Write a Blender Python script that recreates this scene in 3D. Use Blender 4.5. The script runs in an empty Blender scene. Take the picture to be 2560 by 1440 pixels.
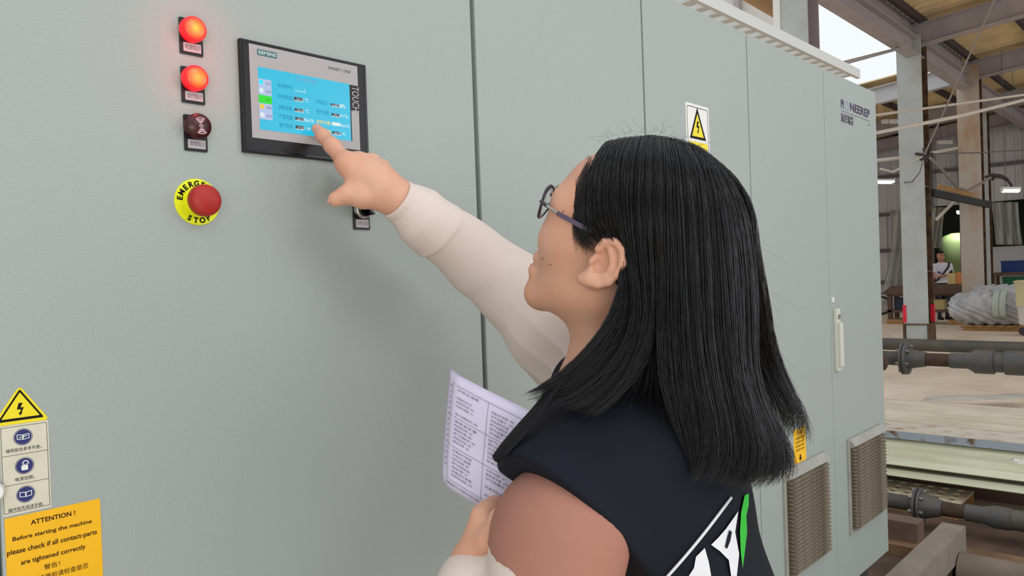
import bpy, bmesh, math, random
import numpy as np
from mathutils import Matrix, Vector

# ---------------------------------------------------------------- camera, world, light, exposure
scene = bpy.context.scene
COL = scene.collection
rng = np.random.default_rng(7)
random.seed(7)
FPX, CXP, CYP = 1925.0, 1280.0, 720.0
_h = np.array([1790.0, -84.0, FPX]); _h /= np.linalg.norm(_h)
_v = np.array([.0349, .99933, .0112]); _v -= _h*(_v@_h); _v /= np.linalg.norm(_v)
_n = np.cross(_h, _v)
RM = np.array([_h, _n, -_v])            # world = RM @ (right, down, forward)
CAM = np.array([0.0, -.983, 1.5])
cam_data = bpy.data.cameras.new('camera'); cam = bpy.data.objects.new('camera', cam_data); COL.objects.link(cam)
cam_data.sensor_width = 36.0; cam_data.lens = FPX/2560*36.0; cam_data.clip_start = .02; cam_data.clip_end = 400
mw = Matrix.Identity(4)
for i in range(3):
    mw[i][0] = RM[i, 0]; mw[i][1] = -RM[i, 1]; mw[i][2] = -RM[i, 2]; mw[i][3] = CAM[i]
cam.matrix_world = mw
scene.camera = cam

world = bpy.data.worlds.new('overcast_sky'); scene.world = world; world.use_nodes = True
bg = world.node_tree.nodes['Background']; bg.inputs[0].default_value = (.93, .97, 1.0, 1); bg.inputs[1].default_value = 1.0
def sun_lamp(name, rot, energy, angle, color):
    d = bpy.data.lights.new(name, 'SUN'); d.energy = energy; d.angle = math.radians(angle); d.color = color
    o = bpy.data.objects.new(name, d); COL.objects.link(o); o.rotation_euler = rot; return o
def area_lamp(name, loc, target, size, energy, color):
    d = bpy.data.lights.new(name, 'AREA'); d.energy = energy; d.shape = 'RECTANGLE'; d.size, d.size_y = size; d.color = color
    o = bpy.data.objects.new(name, d); COL.objects.link(o); o.location = loc
    o.rotation_euler = (Vector(target)-Vector(loc)).to_track_quat('-Z', 'Y').to_euler(); return o
# added unseen area lamps behind the camera: soft fill, cabinet highlight, hair sheen
area_lamp('added_high_lamp', (-1.2, -3.0, 5.0), (.9, 0, 1.2), (3.0, 2.0), 16, (1.0, .95, .90))
area_lamp('added_high_lamp', (1.35, -3.5, 3.9), (.5, 0, 1.9), (1.6, .9), 22, (1.0, .92, .86))
area_lamp('added_low_lamp', (-1.7, -4.2, 1.25), (.6, -.1, 1.0), (3.0, 1.6), 62, (.94, .97, 1.0))
area_lamp('added_low_lamp', (5.5, -5.0, 2.6), (1.2, -.2, 1.3), (3.0, 2.0), 45, (.95, .93, 1.0))
vs = scene.view_settings
vs.view_transform = 'Standard'; vs.look = 'None'; vs.gamma = 1.0; vs.use_curve_mapping = False; vs.exposure = 0.0

# ---------------------------------------------------------------- geometry helpers
def ray(u, w): return RM @ np.array([(u-CXP)/FPX, (w-CYP)/FPX, 1.0])
def dep(u, w, d): return CAM + ray(u, w)*d
def onY(u, w, Y=0.0): r = ray(u, w); return CAM + r*((Y-CAM[1])/r[1])
def onX(u, w, X): r = ray(u, w); return CAM + r*((X-CAM[0])/r[0])
def onZ(u, w, Z=0.0): r = ray(u, w); return CAM + r*((Z-CAM[2])/r[2])
def srgb(r, g, b):
    f = lambda c: (c/255/12.92) if c/255 <= .04045 else ((c/255+.055)/1.055)**2.4
    return (f(r), f(g), f(b), 1.0)

MATS = {}
def mat(name, col, rough=.6, metal=0.0, spec=.5, var=0.0, vscale=8.0, col2=None, bump=0.0, bscale=200.0, emit=None, estr=0.0,
        alpha=1.0, trans=0.0, coat=0.0, detail=4.0, stretch=None, ior=1.45, sss=0.0, lo=.35, hi=.65, bdist=.002):
    if name in MATS: return MATS[name]
    m = bpy.data.materials.new(name); m.use_nodes = True
    nt = m.node_tree; b = nt.nodes['Principled BSDF']
    b.inputs['Base Color'].default_value = col; b.inputs['Roughness'].default_value = rough
    b.inputs['Metallic'].default_value = metal; b.inputs['Specular IOR Level'].default_value = spec
    b.inputs['Alpha'].default_value = alpha; b.inputs['Transmission Weight'].default_value = trans
    b.inputs['Coat Weight'].default_value = coat; b.inputs['IOR'].default_value = ior
    if sss: b.inputs['Subsurface Weight'].default_value = sss; b.inputs['Subsurface Radius'].default_value = (.012, .005, .003); b.inputs['Subsurface Scale'].default_value = .4
    if emit: b.inputs['Emission Color'].default_value = emit; b.inputs['Emission Strength'].default_value = estr
    def coords():
        tc = nt.nodes.new('ShaderNodeTexCoord')
        if stretch:
            mp = nt.nodes.new('ShaderNodeMapping'); mp.inputs['Scale'].default_value = stretch
            nt.links.new(tc.outputs['Object'], mp.inputs[0]); return mp.outputs[0]
        return tc.outputs['Object']
    if col2 is not None or var:
        n = nt.nodes.new('ShaderNodeTexNoise'); n.inputs['Scale'].default_value = vscale; n.inputs['Detail'].default_value = detail
        nt.links.new(coords(), n.inputs['Vector'])
        r = nt.nodes.new('ShaderNodeValToRGB'); r.color_ramp.elements[0].position = lo; r.color_ramp.elements[1].position = hi
        if col2 is None:
            col2 = tuple(max(0, min(1, c*(1+var))) for c in col[:3])+(1,)
            c1 = tuple(c*(1-var) for c in col[:3])+(1,)
        else: c1 = col
        r.color_ramp.elements[0].color = c1; r.color_ramp.elements[1].color = col2
        nt.links.new(n.outputs['Fac'], r.inputs[0]); nt.links.new(r.outputs[0], b.inputs['Base Color'])
    if bump:
        n = nt.nodes.new('ShaderNodeTexNoise'); n.inputs['Scale'].default_value = bscale; n.inputs['Detail'].default_value = 2.0
        nt.links.new(coords(), n.inputs['Vector'])
        bp = nt.nodes.new('ShaderNodeBump'); bp.inputs['Strength'].default_value = bump; bp.inputs['Distance'].default_value = bdist
        nt.links.new(n.outputs['Fac'], bp.inputs['Height']); nt.links.new(bp.outputs[0], b.inputs['Normal'])
    MATS[name] = m; return m

def tag(o, label=None, cat=None, group=None, kind=None):
    if label: o['label'] = label
    if cat: o['category'] = cat
    if group: o['group'] = group
    if kind: o['kind'] = kind
    return o
def thing(name, loc, label, cat, group=None):
    o = bpy.data.objects.new(name, None); COL.objects.link(o); o.location = tuple(loc); o.empty_display_size = .05
    return tag(o, label, cat, group)
def origin_of(parent):
    p = Vector((0, 0, 0))
    while parent is not None: p += parent.location; parent = parent.parent
    return p
def link_mesh(name, me, mats, parent=None, origin=None, smooth=False):
    """me has world coordinates; the object's origin is put at `origin` (default: bottom centre) and parented"""
    if not isinstance(mats, (list, tuple)): mats = [mats]
    for m in mats: me.materials.append(m)
    n = len(me.vertices); co = np.empty(n*3, np.float32); me.vertices.foreach_get('co', co); co = co.reshape(-1, 3)
    if origin is None:
        lo, hi = co.min(0), co.max(0); origin = ((lo[0]+hi[0])/2, (lo[1]+hi[1])/2, lo[2])
    co = co - np.array(origin, np.float32); me.vertices.foreach_set('co', co.ravel())
    if smooth: me.polygons.foreach_set('use_smooth', np.ones(len(me.polygons), bool))
    me.update()
    o = bpy.data.objects.new(name, me); COL.objects.link(o)
    o.location = tuple(Vector(origin) - origin_of(parent)); o.parent = parent
    return o

class MB:
    """collects shapes in world coordinates and links them as ONE mesh object"""
    def __init__(s): s.v = []; s.f = []; s.mi = []; s.sm = []
    def add(s, verts, faces, mi=0, smooth=False):
        n = len(s.v); s.v += [tuple(map(float, p)) for p in verts]
        s.f += [tuple(i+n for i in f) for f in faces]; s.mi += [mi]*len(faces); s.sm += [smooth]*len(faces); return s
    def box(s, x0, x1, y0, y1, z0, z1, mi=0):
        v = [(x, y, z) for z in (z0, z1) for y in (y0, y1) for x in (x0, x1)]
        return s.add(v, [(0, 2, 3, 1), (4, 5, 7, 6), (0, 1, 5, 4), (2, 6, 7, 3), (0, 4, 6, 2), (1, 3, 7, 5)], mi)
    def cbox(s, x0, x1, y0, y1, z0, z1, c, mi=0):
        """box with bevelled edges"""
        bm = bmesh.new(); bmesh.ops.create_cube(bm, size=1)
        for vv in bm.verts: vv.co = Vector(((x0+x1)/2+vv.co.x*(x1-x0), (y0+y1)/2+vv.co.y*(y1-y0), (z0+z1)/2+vv.co.z*(z1-z0)))
        bmesh.ops.bevel(bm, geom=bm.edges[:], offset=c, segments=2, affect='EDGES', profile=.6)
        return s.bm(bm, mi)
    def bm(s, bm, mi=0, smooth=False):
        bm.verts.index_update(); s.add([v.co[:] for v in bm.verts], [[v.index for v in f.verts] for f in bm.faces], mi, smooth); bm.free(); return s
    def obox(s, c, ax, ay, az, hx, hy, hz, mi=0):
        c, ax, ay, az = map(np.array, (c, ax, ay, az))
        v = [c+ax*hx*i+ay*hy*j+az*hz*k for k in (-1, 1) for j in (-1, 1) for i in (-1, 1)]
        return s.add(v, [(0, 2, 3, 1), (4, 5, 7, 6), (0, 1, 5, 4), (2, 6, 7, 3), (0, 4, 6, 2), (1, 3, 7, 5)], mi)
    def bar(s, a, b, w, h, mi=0, up=(0, 0, 1)):
        a = np.array(a, float); b = np.array(b, float); d = b-a; l = np.linalg.norm(d); d /= l
        x = np.cross(d, np.array(up, float)); x /= np.linalg.norm(x); y = np.cross(x, d)
        return s.obox((a+b)/2, d, x, y, l/2, w/2, h/2, mi)
    def lathe(s, c, axis, prof, n=32, mi=0, smooth=True, caps=True):
        """prof: (offset along axis, radius)"""
        c = np.array(c, float); ax = np.array(axis, float); ax /= np.linalg.norm(ax)
        t = np.array((0, 0, 1.0)) if abs(ax[2]) < .9 else np.array((1.0, 0, 0))
        e1 = np.cross(t, ax); e1 /= np.linalg.norm(e1); e2 = np.cross(ax, e1)
        V = []; Fc = []
        for o_, r in prof:
            for i in range(n):
                a = 2*math.pi*i/n; V.append(c+ax*o_+(e1*math.cos(a)+e2*math.sin(a))*r)
        for k in range(len(prof)-1):
            for i in range(n):
                j = (i+1) % n; Fc.append((k*n+i, k*n+j, (k+1)*n+j, (k+1)*n+i))
        s.add(V, Fc, mi, smooth)
        if caps:
            s.add(V[:n], [tuple(range(n-1, -1, -1))], mi); s.add(V[-n:], [tuple(range(n))], mi)
        return s
    def cyl(s, a, b, r, n=16, mi=0, r2=None):
        a = np.array(a, float); b = np.array(b, float); l = np.linalg.norm(b-a)
        return s.lathe(a, b-a, [(0, r), (l, r if r2 is None else r2)], n, mi)
    def tube(s, pts, r, n=8, mi=0, closed=False):
        pts = [np.array(p, float) for p in pts]; m = len(pts); V = []; Fc = []
        rr = r if hasattr(r, '__len__') else [r]*m
        prev = None
        for i, p in enumerate(pts):
            if closed: d = pts[(i+1) % m]-pts[i-1]
            else: d = pts[min(i+1, m-1)]-pts[max(i-1, 0)]
            d = d/np.linalg.norm(d)
            if prev is None:
                t = np.array((0, 0, 1.0)) if abs(d[2]) < .9 else np.array((1.0, 0, 0)); e1 = np.cross(t, d)
            else: e1 = prev-d*(prev@d)
            e1 /= np.linalg.norm(e1); prev = e1; e2 = np.cross(d, e1)
            for k in range(n):
                a = 2*math.pi*k/n; V.append(p+(e1*math.cos(a)+e2*math.sin(a))*rr[i])
        for i in range(m if closed else m-1):
            for k in range(n):
                j = (k+1) % n; i2 = (i+1) % m; Fc.append((i*n+k, i*n+j, i2*n+j, i2*n+k))
        s.add(V, Fc, mi, True)
        if not closed: s.add(V[:n], [tuple(range(n-1, -1, -1))], mi); s.add(V[-n:], [tuple(range(n))], mi)
        return s
    def prism(s, poly, y0, y1, mi=0):
        """poly: (x, z) outline, extruded from y0 (front) to y1"""
        n = len(poly); a = sum(poly[i][0]*poly[(i+1) % n][1]-poly[(i+1) % n][0]*poly[i][1] for i in range(n))
        if a < 0: poly = poly[::-1]
        V = [(x, y0, z) for x, z in poly]+[(x, y1, z) for x, z in poly]
        F_ = [tuple(range(n)), tuple(range(2*n-1, n-1, -1))]+[(i, i+n, (i+1) % n+n, (i+1) % n) for i in range(n)]
        return s.add(V, F_, mi)
    def ring(s, poly, poly2, y0, y1, mi=0):
        """frame between two outlines with the same count (x, z)"""
        n = len(poly); V = [(x, y, z) for y in (y0, y1) for P in (poly, poly2) for x, z in P]; F_ = []
        for i in range(n):
            j = (i+1) % n
            F_ += [(i, j, n+j, n+i), (2*n+i, 3*n+i, 3*n+j, 2*n+j), (i, 2*n+i, 2*n+j, j), (n+i, n+j, 3*n+j, 3*n+i)]
        return s.add(V, F_, mi)
    def grid(s, P, mi=0, smooth=True, flip=False, thick=0.0):
        """P: (m, n, 3) array of points; thick > 0 makes a closed sheet"""
        P = np.array(P, float); m, n = P.shape[:2]
        idx = lambda i, j: i*n+j
        Fc = [(idx(i, j), idx(i, j+1), idx(i+1, j+1), idx(i+1, j)) for i in range(m-1) for j in range(n-1)]
        if not thick: return s.add(P.reshape(-1, 3), [f[::-1] for f in Fc] if flip else Fc, mi, smooth)
        du = np.gradient(P, axis=0); dv = np.gradient(P, axis=1); N = np.cross(du, dv); N /= np.linalg.norm(N, axis=2, keepdims=True)+1e-12
        Q = P-N*thick; k = m*n
        F2 = [tuple(i+k for i in f[::-1]) for f in Fc]
        b = [idx(0, j) for j in range(n)]+[idx(i, n-1) for i in range(1, m)]+[idx(m-1, j) for j in range(n-2, -1, -1)]+[idx(i, 0) for i in range(m-2, 0, -1)]
        F3 = [(b[(i+1) % len(b)], b[i], b[i]+k, b[(i+1) % len(b)]+k) for i in range(len(b))]
        return s.add(np.concatenate([P.reshape(-1, 3), Q.reshape(-1, 3)]), Fc+F2+F3, mi, smooth)
    def build(s, name, mats, parent=None, origin=None):
        me = bpy.data.meshes.new(name); me.from_pydata(s.v, [], s.f)
        me.polygons.foreach_set('material_index', np.array(s.mi, np.int32)); me.polygons.foreach_set('use_smooth', np.array(s.sm, bool))
        o = link_mesh(name, me, mats, parent, origin)
        return o

def text_geo(s, size, align='LEFT', bold=0.0, space=1.0):
    cu = bpy.data.curves.new('t', 'FONT'); cu.body = s; cu.size = size; cu.align_x = align; cu.offset = bold; cu.resolution_u = 3; cu.space_character = space
    o = bpy.data.objects.new('t', cu); COL.objects.link(o)
    bpy.context.view_layer.update()
    me = bpy.data.meshes.new_from_object(o.evaluated_get(bpy.context.evaluated_depsgraph_get()))
    V = np.array([v.co[:] for v in me.vertices]).reshape(-1, 3); Fc = [tuple(p.vertices) for p in me.polygons]
    bpy.data.objects.remove(o); bpy.data.curves.remove(cu); bpy.data.meshes.remove(me)
    return V, Fc
def text_fit(s, x0, x1, z0, z1, bold=0.0):
    """text geometry fitted into the box, in the (x, z) plane"""
    V, Fc = text_geo(s, 1.0, bold=bold)
    lo, hi = V.min(0), V.max(0)
    V2 = np.zeros_like(V); V2[:, 0] = x0+(V[:, 0]-lo[0])/(hi[0]-lo[0])*(x1-x0); V2[:, 2] = z0+(V[:, 1]-lo[1])/(hi[1]-lo[1])*(z1-z0)
    return V2, Fc
def text_on(mb, s, x0, x1, z0, z1, y, mi=0, bold=0.0):
    V, Fc = text_fit(s, x0, x1, z0, z1, bold); V[:, 1] = y; mb.add(V, Fc, mi); return mb
def rect(x0, x1, z0, z1, r=0.0, n=4):
    if r <= 0: return [(x0, z0), (x1, z0), (x1, z1), (x0, z1)]
    P = []
    for cx_, cz_, a0 in ((x1-r, z0+r, -90), (x1-r, z1-r, 0), (x0+r, z1-r, 90), (x0+r, z0+r, 180)):
        for i in range(n+1):
            a = math.radians(a0+90*i/n); P.append((cx_+r*math.cos(a), cz_+r*math.sin(a)))
    return P
def circ(cx_, cz_, r, n=40, a0=0, a1=360):
    return [(cx_+r*math.cos(math.radians(a0+(a1-a0)*i/n)), cz_+r*math.sin(math.radians(a0+(a1-a0)*i/n))) for i in range(n)]

# ---------------------------------------------------------------- signed distance modelling (bodies, cloth)
class SDF:
    def __init__(s): s.p = []; s.post = None
    def cap(s, a, b, ra, rb=None, k=.01, op=1):
        a = np.array(a, float); b = np.array(b, float); rb = ra if rb is None else rb
        c = (a+b)/2; R = np.linalg.norm(b-a)/2+max(ra, rb); ba = b-a; q = ba@ba+1e-12
        def f(P):
            pa = P-a; h = np.clip(pa@ba/q, 0, 1); return np.linalg.norm(pa-h[:, None]*ba, axis=1)-(ra+(rb-ra)*h)
        s.p.append((f, c, R, k, op)); return s
    def ell(s, c, r, ax=None, k=.01, op=1):
        c = np.array(c, float); r = np.array(r, float); A = np.eye(3) if ax is None else np.array(ax, float)
        def f(P):
            q = (P-c)@A.T; k0 = np.linalg.norm(q/r, axis=1); k1 = np.linalg.norm(q/(r*r), axis=1)+1e-9
            return k0*(k0-1)/k1
        s.p.append((f, c, r.max(), k, op)); return s
    def ecap(s, a, b, ra, rb, ax, sc, k=.02, op=1):
        """capsule with an elliptic section: coordinates along ax are divided by sc"""
        a = np.array(a, float); b = np.array(b, float); ax = np.array(ax, float); T = np.eye(3)+np.outer(ax, ax)*(1/sc-1)
        a2, b2 = a@T, b@T; ba = b2-a2; q = ba@ba; m = min(1.0, sc)
        def f(P):
            pa = P@T-a2; h = np.clip(pa@ba/q, 0, 1); return (np.linalg.norm(pa-h[:, None]*ba, axis=1)-(ra+(rb-ra)*h))*m
        s.p.append((f, (a+b)/2, np.linalg.norm(b-a)/2+max(ra, rb)*max(1, sc), k, op)); return s
    def fn(s, f, c, R, k=.01, op=1): s.p.append((f, np.array(c, float), R, k, op)); return s
    def __call__(s, P, prims=None):
        d = np.full(len(P), 1.0)
        for f, c, R, k, op in (s.p if prims is None else prims):
            e = f(P)
            if op > 0:
                h = np.clip(.5+.5*(d-e)/k, 0, 1); d = d*(1-h)+e*h-k*h*(1-h)
            elif op < 0:
                e = -e; h = np.clip(.5-.5*(d-e)/k, 0, 1); d = d*(1-h)+e*h+k*h*(1-h)
        if s.post is not None: d = s.post(P, d)
        return d
    def mesh(s, cell, lo=None, hi=None, B=12):
        if lo is None:
            lo = np.min([c-R for f, c, R, k, op in s.p if op > 0], axis=0)-cell*3; hi = np.max([c+R for f, c, R, k, op in s.p if op > 0], axis=0)+cell*3
        lo = np.array(lo, float); hi = np.array(hi, float)
        nb = np.ceil((hi-lo)/(cell*B)).astype(int); N = nb*B
        D = np.full(N+1, .5, np.float32)
        r_ = np.arange(B+1); g = np.stack(np.meshgrid(r_, r_, r_, indexing='ij'), -1).reshape(-1, 3)
        hd = B*cell*.5*1.7321
        for bi in range(nb[0]):
            for bj in range(nb[1]):
                for bk in range(nb[2]):
                    i0 = np.array((bi, bj, bk))*B; c0 = lo+(i0+B/2)*cell
                    pr = [p for p in s.p if np.linalg.norm(c0-p[1])-p[2] < hd+p[3]+.03]
                    if not any(p[4] > 0 for p in pr): continue
                    dc = s(c0[None], pr)[0]
                    if abs(dc) > hd*1.6+.012:
                        if dc < 0: D[i0[0]:i0[0]+B+1, i0[1]:i0[1]+B+1, i0[2]:i0[2]+B+1] = -.5
                        continue
                    D[i0[0]:i0[0]+B+1, i0[1]:i0[1]+B+1, i0[2]:i0[2]+B+1] = s(lo+(i0+g)*cell, pr).reshape(B+1, B+1, B+1)
        S = (D < 0)
        cnt = np.zeros(N, np.int8)
        for i in (0, 1):
            for j in (0, 1):
                for k in (0, 1): cnt += S[i:i+N[0], j:j+N[1], k:k+N[2]]
        act = np.argwhere((cnt > 0) & (cnt < 8))
        ids = np.full(N, -1, np.int32); ids[tuple(act.T)] = np.arange(len(act))
        acc = np.zeros((len(act), 3)); num = np.zeros(len(act))
        corners = [(i, j, k) for i in (0, 1) for j in (0, 1) for k in (0, 1)]
        for a in corners:
            for ax in range(3):
                if a[ax]: continue
                b = list(a); b[ax] = 1
                da = D[act[:, 0]+a[0], act[:, 1]+a[1], act[:, 2]+a[2]]; db = D[act[:, 0]+b[0], act[:, 1]+b[1], act[:, 2]+b[2]]
                m = (da < 0) != (db < 0); t = np.where(m, da/np.where(m, da-db, 1), 0)
                p = np.repeat(np.array(a, float)[None], len(act), 0); p[:, ax] += t
                acc[m] += p[m]; num[m] += 1
        V = lo+(act+acc/num[:, None])*cell
        quads = []
        for ax in range(3):
            sl0 = [slice(1, -1)]*3; sl1 = [slice(1, -1)]*3; sl0[ax] = slice(0, -1); sl1[ax] = slice(1, None)
            A = S[tuple(sl0)]; Bq = S[tuple(sl1)]
            e = np.argwhere(A != Bq); e[:, [i for i in range(3) if i != ax]] += 1
            fl = S[e[:, 0], e[:, 1], e[:, 2]]
            u, w = [(1, 2), (2, 0), (0, 1)][ax]
            q = []
            for du, dw in ((-1, -1), (0, -1), (0, 0), (-1, 0)):
                c = e.copy(); c[:, u] += du; c[:, w] += dw; q.append(ids[c[:, 0], c[:, 1], c[:, 2]])
            q = np.stack(q, 1); q[~fl] = q[~fl][:, ::-1]; quads.append(q)
        Q = np.concatenate(quads); Q = Q[(Q >= 0).all(1)]
        return V, Q
def np_mesh(name, V, Q, mi=None):
    me = bpy.data.meshes.new(name); k = Q.shape[1]
    me.vertices.add(len(V)); me.vertices.foreach_set('co', np.asarray(V, np.float32).ravel())
    me.loops.add(Q.size); me.loops.foreach_set('vertex_index', Q.astype(np.int32).ravel())
    me.polygons.add(len(Q)); me.polygons.foreach_set('loop_start', (np.arange(len(Q))*k).astype(np.int32))
    me.update(calc_edges=True)
    if mi is not None: me.polygons.foreach_set('material_index', np.asarray(mi, np.int32))
    me.validate(); return me

# ---------------------------------------------------------------- materials
GREY = mat('grey_powder_coat', srgb(155, 164, 160), rough=.34, spec=.5, bump=.5, bscale=620, bdist=.0011)
GREYD = mat('cabinet_gap_grey', srgb(112, 106, 102), rough=.6)
BLACK = mat('black_plastic', srgb(22, 22, 24), rough=.35, spec=.4)
BLACKG = mat('black_gloss', srgb(14, 14, 16), rough=.15, spec=.5)
INK = mat('black_ink', srgb(20, 18, 18), rough=.7, spec=.2)
INKB = mat('brown_black_ink', srgb(52, 28, 16), rough=.7, spec=.2)
WHITEP = mat('white_print', srgb(225, 225, 222), rough=.5)
YELLOW = mat('warning_yellow', srgb(232, 214, 22), rough=.45)
YELG = mat('stop_plate_yellow', srgb(226, 232, 24), rough=.4)
ORANGE = mat('orange_yellow_sticker', srgb(235, 178, 16), rough=.5, var=.06, vscale=6)
REDP = mat('red_stop_plastic', srgb(164, 38, 33), rough=.45, spec=.4)
CREAM = mat('cream_sticker', srgb(205, 201, 182), rough=.55, var=.05, vscale=25)
NAVYB = mat('navy_symbol', srgb(36, 44, 104), rough=.5)
CHROME = mat('chrome', srgb(210, 210, 212), rough=.15, metal=1.0)
STEEL = mat('galvanised_steel', srgb(150, 152, 152), rough=.45, metal=.6, var=.15, vscale=6)
LABELW = mat('label_insert', srgb(176, 168, 172), rough=.4)
LOGOINK = mat('logo_ink', srgb(62, 46, 78), rough=.6)
SILVER = mat('silver_overlay', srgb(163, 160, 160), rough=.45)

# ---------------------------------------------------------------- cabinet row (front plane y = 0, resting on a steel skid)
CZ0, CZ1 = .397, 2.173
units = [(-.53, .2225, 'grey control cabinet unit at the left edge of the row, mostly out of view'),
         (.2265, .9725, 'wide grey control cabinet unit carrying the touch panel and red lamps'),
         (.9830, 1.5260, 'grey cabinet unit with a plain door right of the touch panel unit'),
         (1.5320, 2.0595, 'grey cabinet unit with a lightning warning sign on its door'),
         (2.0645, 2.6230, 'grey cabinet unit with a louvred vent and yellow note behind the hair'),
         (2.6260, 3.147, 'grey cabinet unit at the far right end with purple logo on top')]
VENT = mat('dusty_vent_plastic', srgb(134, 122, 104), rough=.7, col2=srgb(92, 80, 62), vscale=18, lo=.3, hi=.6)
VENTF = mat('vent_frame_plastic', srgb(152, 151, 143), rough=.6, var=.08, vscale=20)
FILT = mat('vent_filter_mat', srgb(92, 80, 64), rough=.95)
def vent_grille(door, x0, x1, z0, z1):
    g = MB(); w = .016
    g.cbox(x0-w, x1+w*.4, -.008, .001, z0-w, z1+.003, .002)
    fr = g.build('vent_grille', VENTF, door)
    MB().box(x0, x1, -.0105, -.0075, z0, z1-.02).build('filter', FILT, fr)
    # sloping hood at the top
    h = MB(); V = [(x0-.006, -.008, z1), (x0-.006, -.026, z1-.022), (x0-.006, -.008, z1-.03), (x1+.006, -.008, z1), (x1+.006, -.026, z1-.022), (x1+.006, -.008, z1-.03)]
    h.add(V, [(0, 1, 2), (3, 5, 4), (0, 3, 4, 1), (1, 4, 5, 2), (0, 2, 5, 3)]).build('hood', VENTF, fr)
    n = 23; pitch = (z1-.028-z0)/n; first = None
    for i in range(n):
        zt = z1-.028-i*pitch
        if first is None:
            V = [(x0-.004, -.009, zt), (x0-.004, -.024, zt-pitch*.92), (x0-.004, -.009, zt-pitch*.80), (x1+.004, -.009, zt), (x1+.004, -.024, zt-pitch*.92), (x1+.004, -.009, zt-pitch*.80)]
            first = MB().add(V, [(0, 1, 2), (3, 5, 4), (0, 3, 4, 1), (1, 4, 5, 2), (0, 2, 5, 3)]).build('slat', VENT, fr)
        else:
            o = first.copy(); COL.objects.link(o); o.location.z = first.location.z-i*pitch
CABS = []
for i, (x0, x1, lab) in enumerate(units):
    t = thing('control_cabinet', ((x0+x1)/2, .3, CZ0), lab, 'cabinet')
    MB().cbox(x0+.001, x1-.001, .022, .62, CZ0, CZ1, .003).build('body', GREY, t)
    d = MB().cbox(x0, x1, 0, .0215, CZ0+.002, CZ1-.002, .0028).build('door', GREY, t)
    CABS.append((t, d))
    MB().box(x0+.0015, x0+.014, .012, .0215, CZ0+.004, CZ1-.004).build('door_seal', GREYD, t)
vent_grille(CABS[3][1], 1.65, 1.955, .585, .900)
vent_grille(CABS[4][1], 2.222, 2.515, .585, .900)
vent_grille(CABS[5][1], 2.752, 3.078, .585, .900)
# swing handle on the last unit
HNDL = mat('pale_handle_plastic', srgb(196, 198, 184), rough=.5)
hd = MB(); hd.cbox(2.648, 2.684, -.012, .001, 1.150, 1.362, .004).build('handle_plate', HNDL, CABS[5][1])
MB().cbox(2.652, 2.680, -.022, -.011, 1.165, 1.315, .004).build('swing_lever', HNDL, CABS[5][1])
MB().cyl((2.666, -.012, 1.335), (2.666, -.018, 1.335), .008, 16).build('keyhole', STEEL, CABS[5][1])
MB().cbox(2.640, 2.652, -.004, .001, 1.385, 1.402, .001).build('latch_mark', WHITEP, CABS[5][1])
# swing handle of the first unit, only its rim reaches into the picture
p_ = onY(-6, 1232, -.01); MB().lathe((p_[0]-.003, 0, p_[2]), (0, -1, 0), [(0, .011), (.008, .011), (.011, .008)], 24).build('door_lock', WHITEP, CABS[0][1])
# skid under the row
SKID = mat('skid_dark_steel', srgb(70, 62, 54), rough=.75, col2=srgb(44, 38, 34), vscale=5, bump=.3, bscale=60)
t = thing('machine_skid', (1.3, .3, 0), 'dark dusty steel skid frame carrying the grey cabinets', 'skid')
MB().box(-.53, 3.12, .07, .15, .20, CZ0-.001).build('front_rail', SKID, t)
MB().box(-.53, 3.12, .5, .58, .20, CZ0-.001).build('rear_rail', SKID, t)
for x in (-.4, .9, 2.1, 3.0):
    MB().box(x-.05, x+.05, .151, .499, .24, .34).build('cross_member', SKID, t)
    MB().box(x-.05, x+.05, .07, .15, .0045, .199).build('leg', SKID, t)
    MB().box(x-.05, x+.05, .5, .58, .0045, .199).build('leg', SKID, t)

# ---------------------------------------------------------------- lamps and switches
def plate(t, cx_, cz_, bottom=.0315, lab=None):
    MB().prism(rect(cx_-.0152, cx_+.0152, cz_-bottom, cz_+.0152, .0015), -.0022, .0).build('legend_plate', BLACK, t)
    MB().prism(rect(cx_-.0112, cx_+.0122, cz_-bottom+.0035, cz_-.0165, .0008), -.0029, -.0021).build('legend_insert', LABELW, t)
    if lab:
        m = MB(); text_on(m, lab, cx_-.009, cx_+.0115, cz_-bottom+.0062, cz_-.0185, -.0031); m.build('lettering', GREYD, t)
def lamp_mats(n, core):
    ring = mat('red_lamp_ring_'+n, srgb(225, 20, 30), rough=.3, emit=srgb(255, 22, 34), estr=.75)
    m = bpy.data.materials.new('lit_lamp_face_'+n); m.use_nodes = True; nt = m.node_tree; b = nt.nodes['Principled BSDF']
    tc = nt.nodes.new('ShaderNodeTexCoord'); mp = nt.nodes.new('ShaderNodeVectorMath'); mp.operation = 'LENGTH'
    nt.links.new(tc.outputs['Object'], mp.inputs[0])
    r = nt.nodes.new('ShaderNodeValToRGB'); e = r.color_ramp.elements
    e[0].position = 0.0; e[0].color = core; e[1].position = 1.0; e[1].color = srgb(255, 46, 48)
    k = e.new(.5); k.color = srgb(255, 140, 40)
    mu = nt.nodes.new('ShaderNodeMath'); mu.operation = 'MULTIPLY'; mu.inputs[1].default_value = 1/.0145
    nt.links.new(mp.outputs['Value'], mu.inputs[0]); nt.links.new(mu.outputs[0], r.inputs[0])
    nt.links.new(r.outputs[0], b.inputs['Emission Color']); b.inputs['Emission Strength'].default_value = 1.05
    b.inputs['Base Color'].default_value = srgb(90, 10, 10); b.inputs['Roughness'].default_value = .25
    return ring, m
LX = .4592
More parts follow.
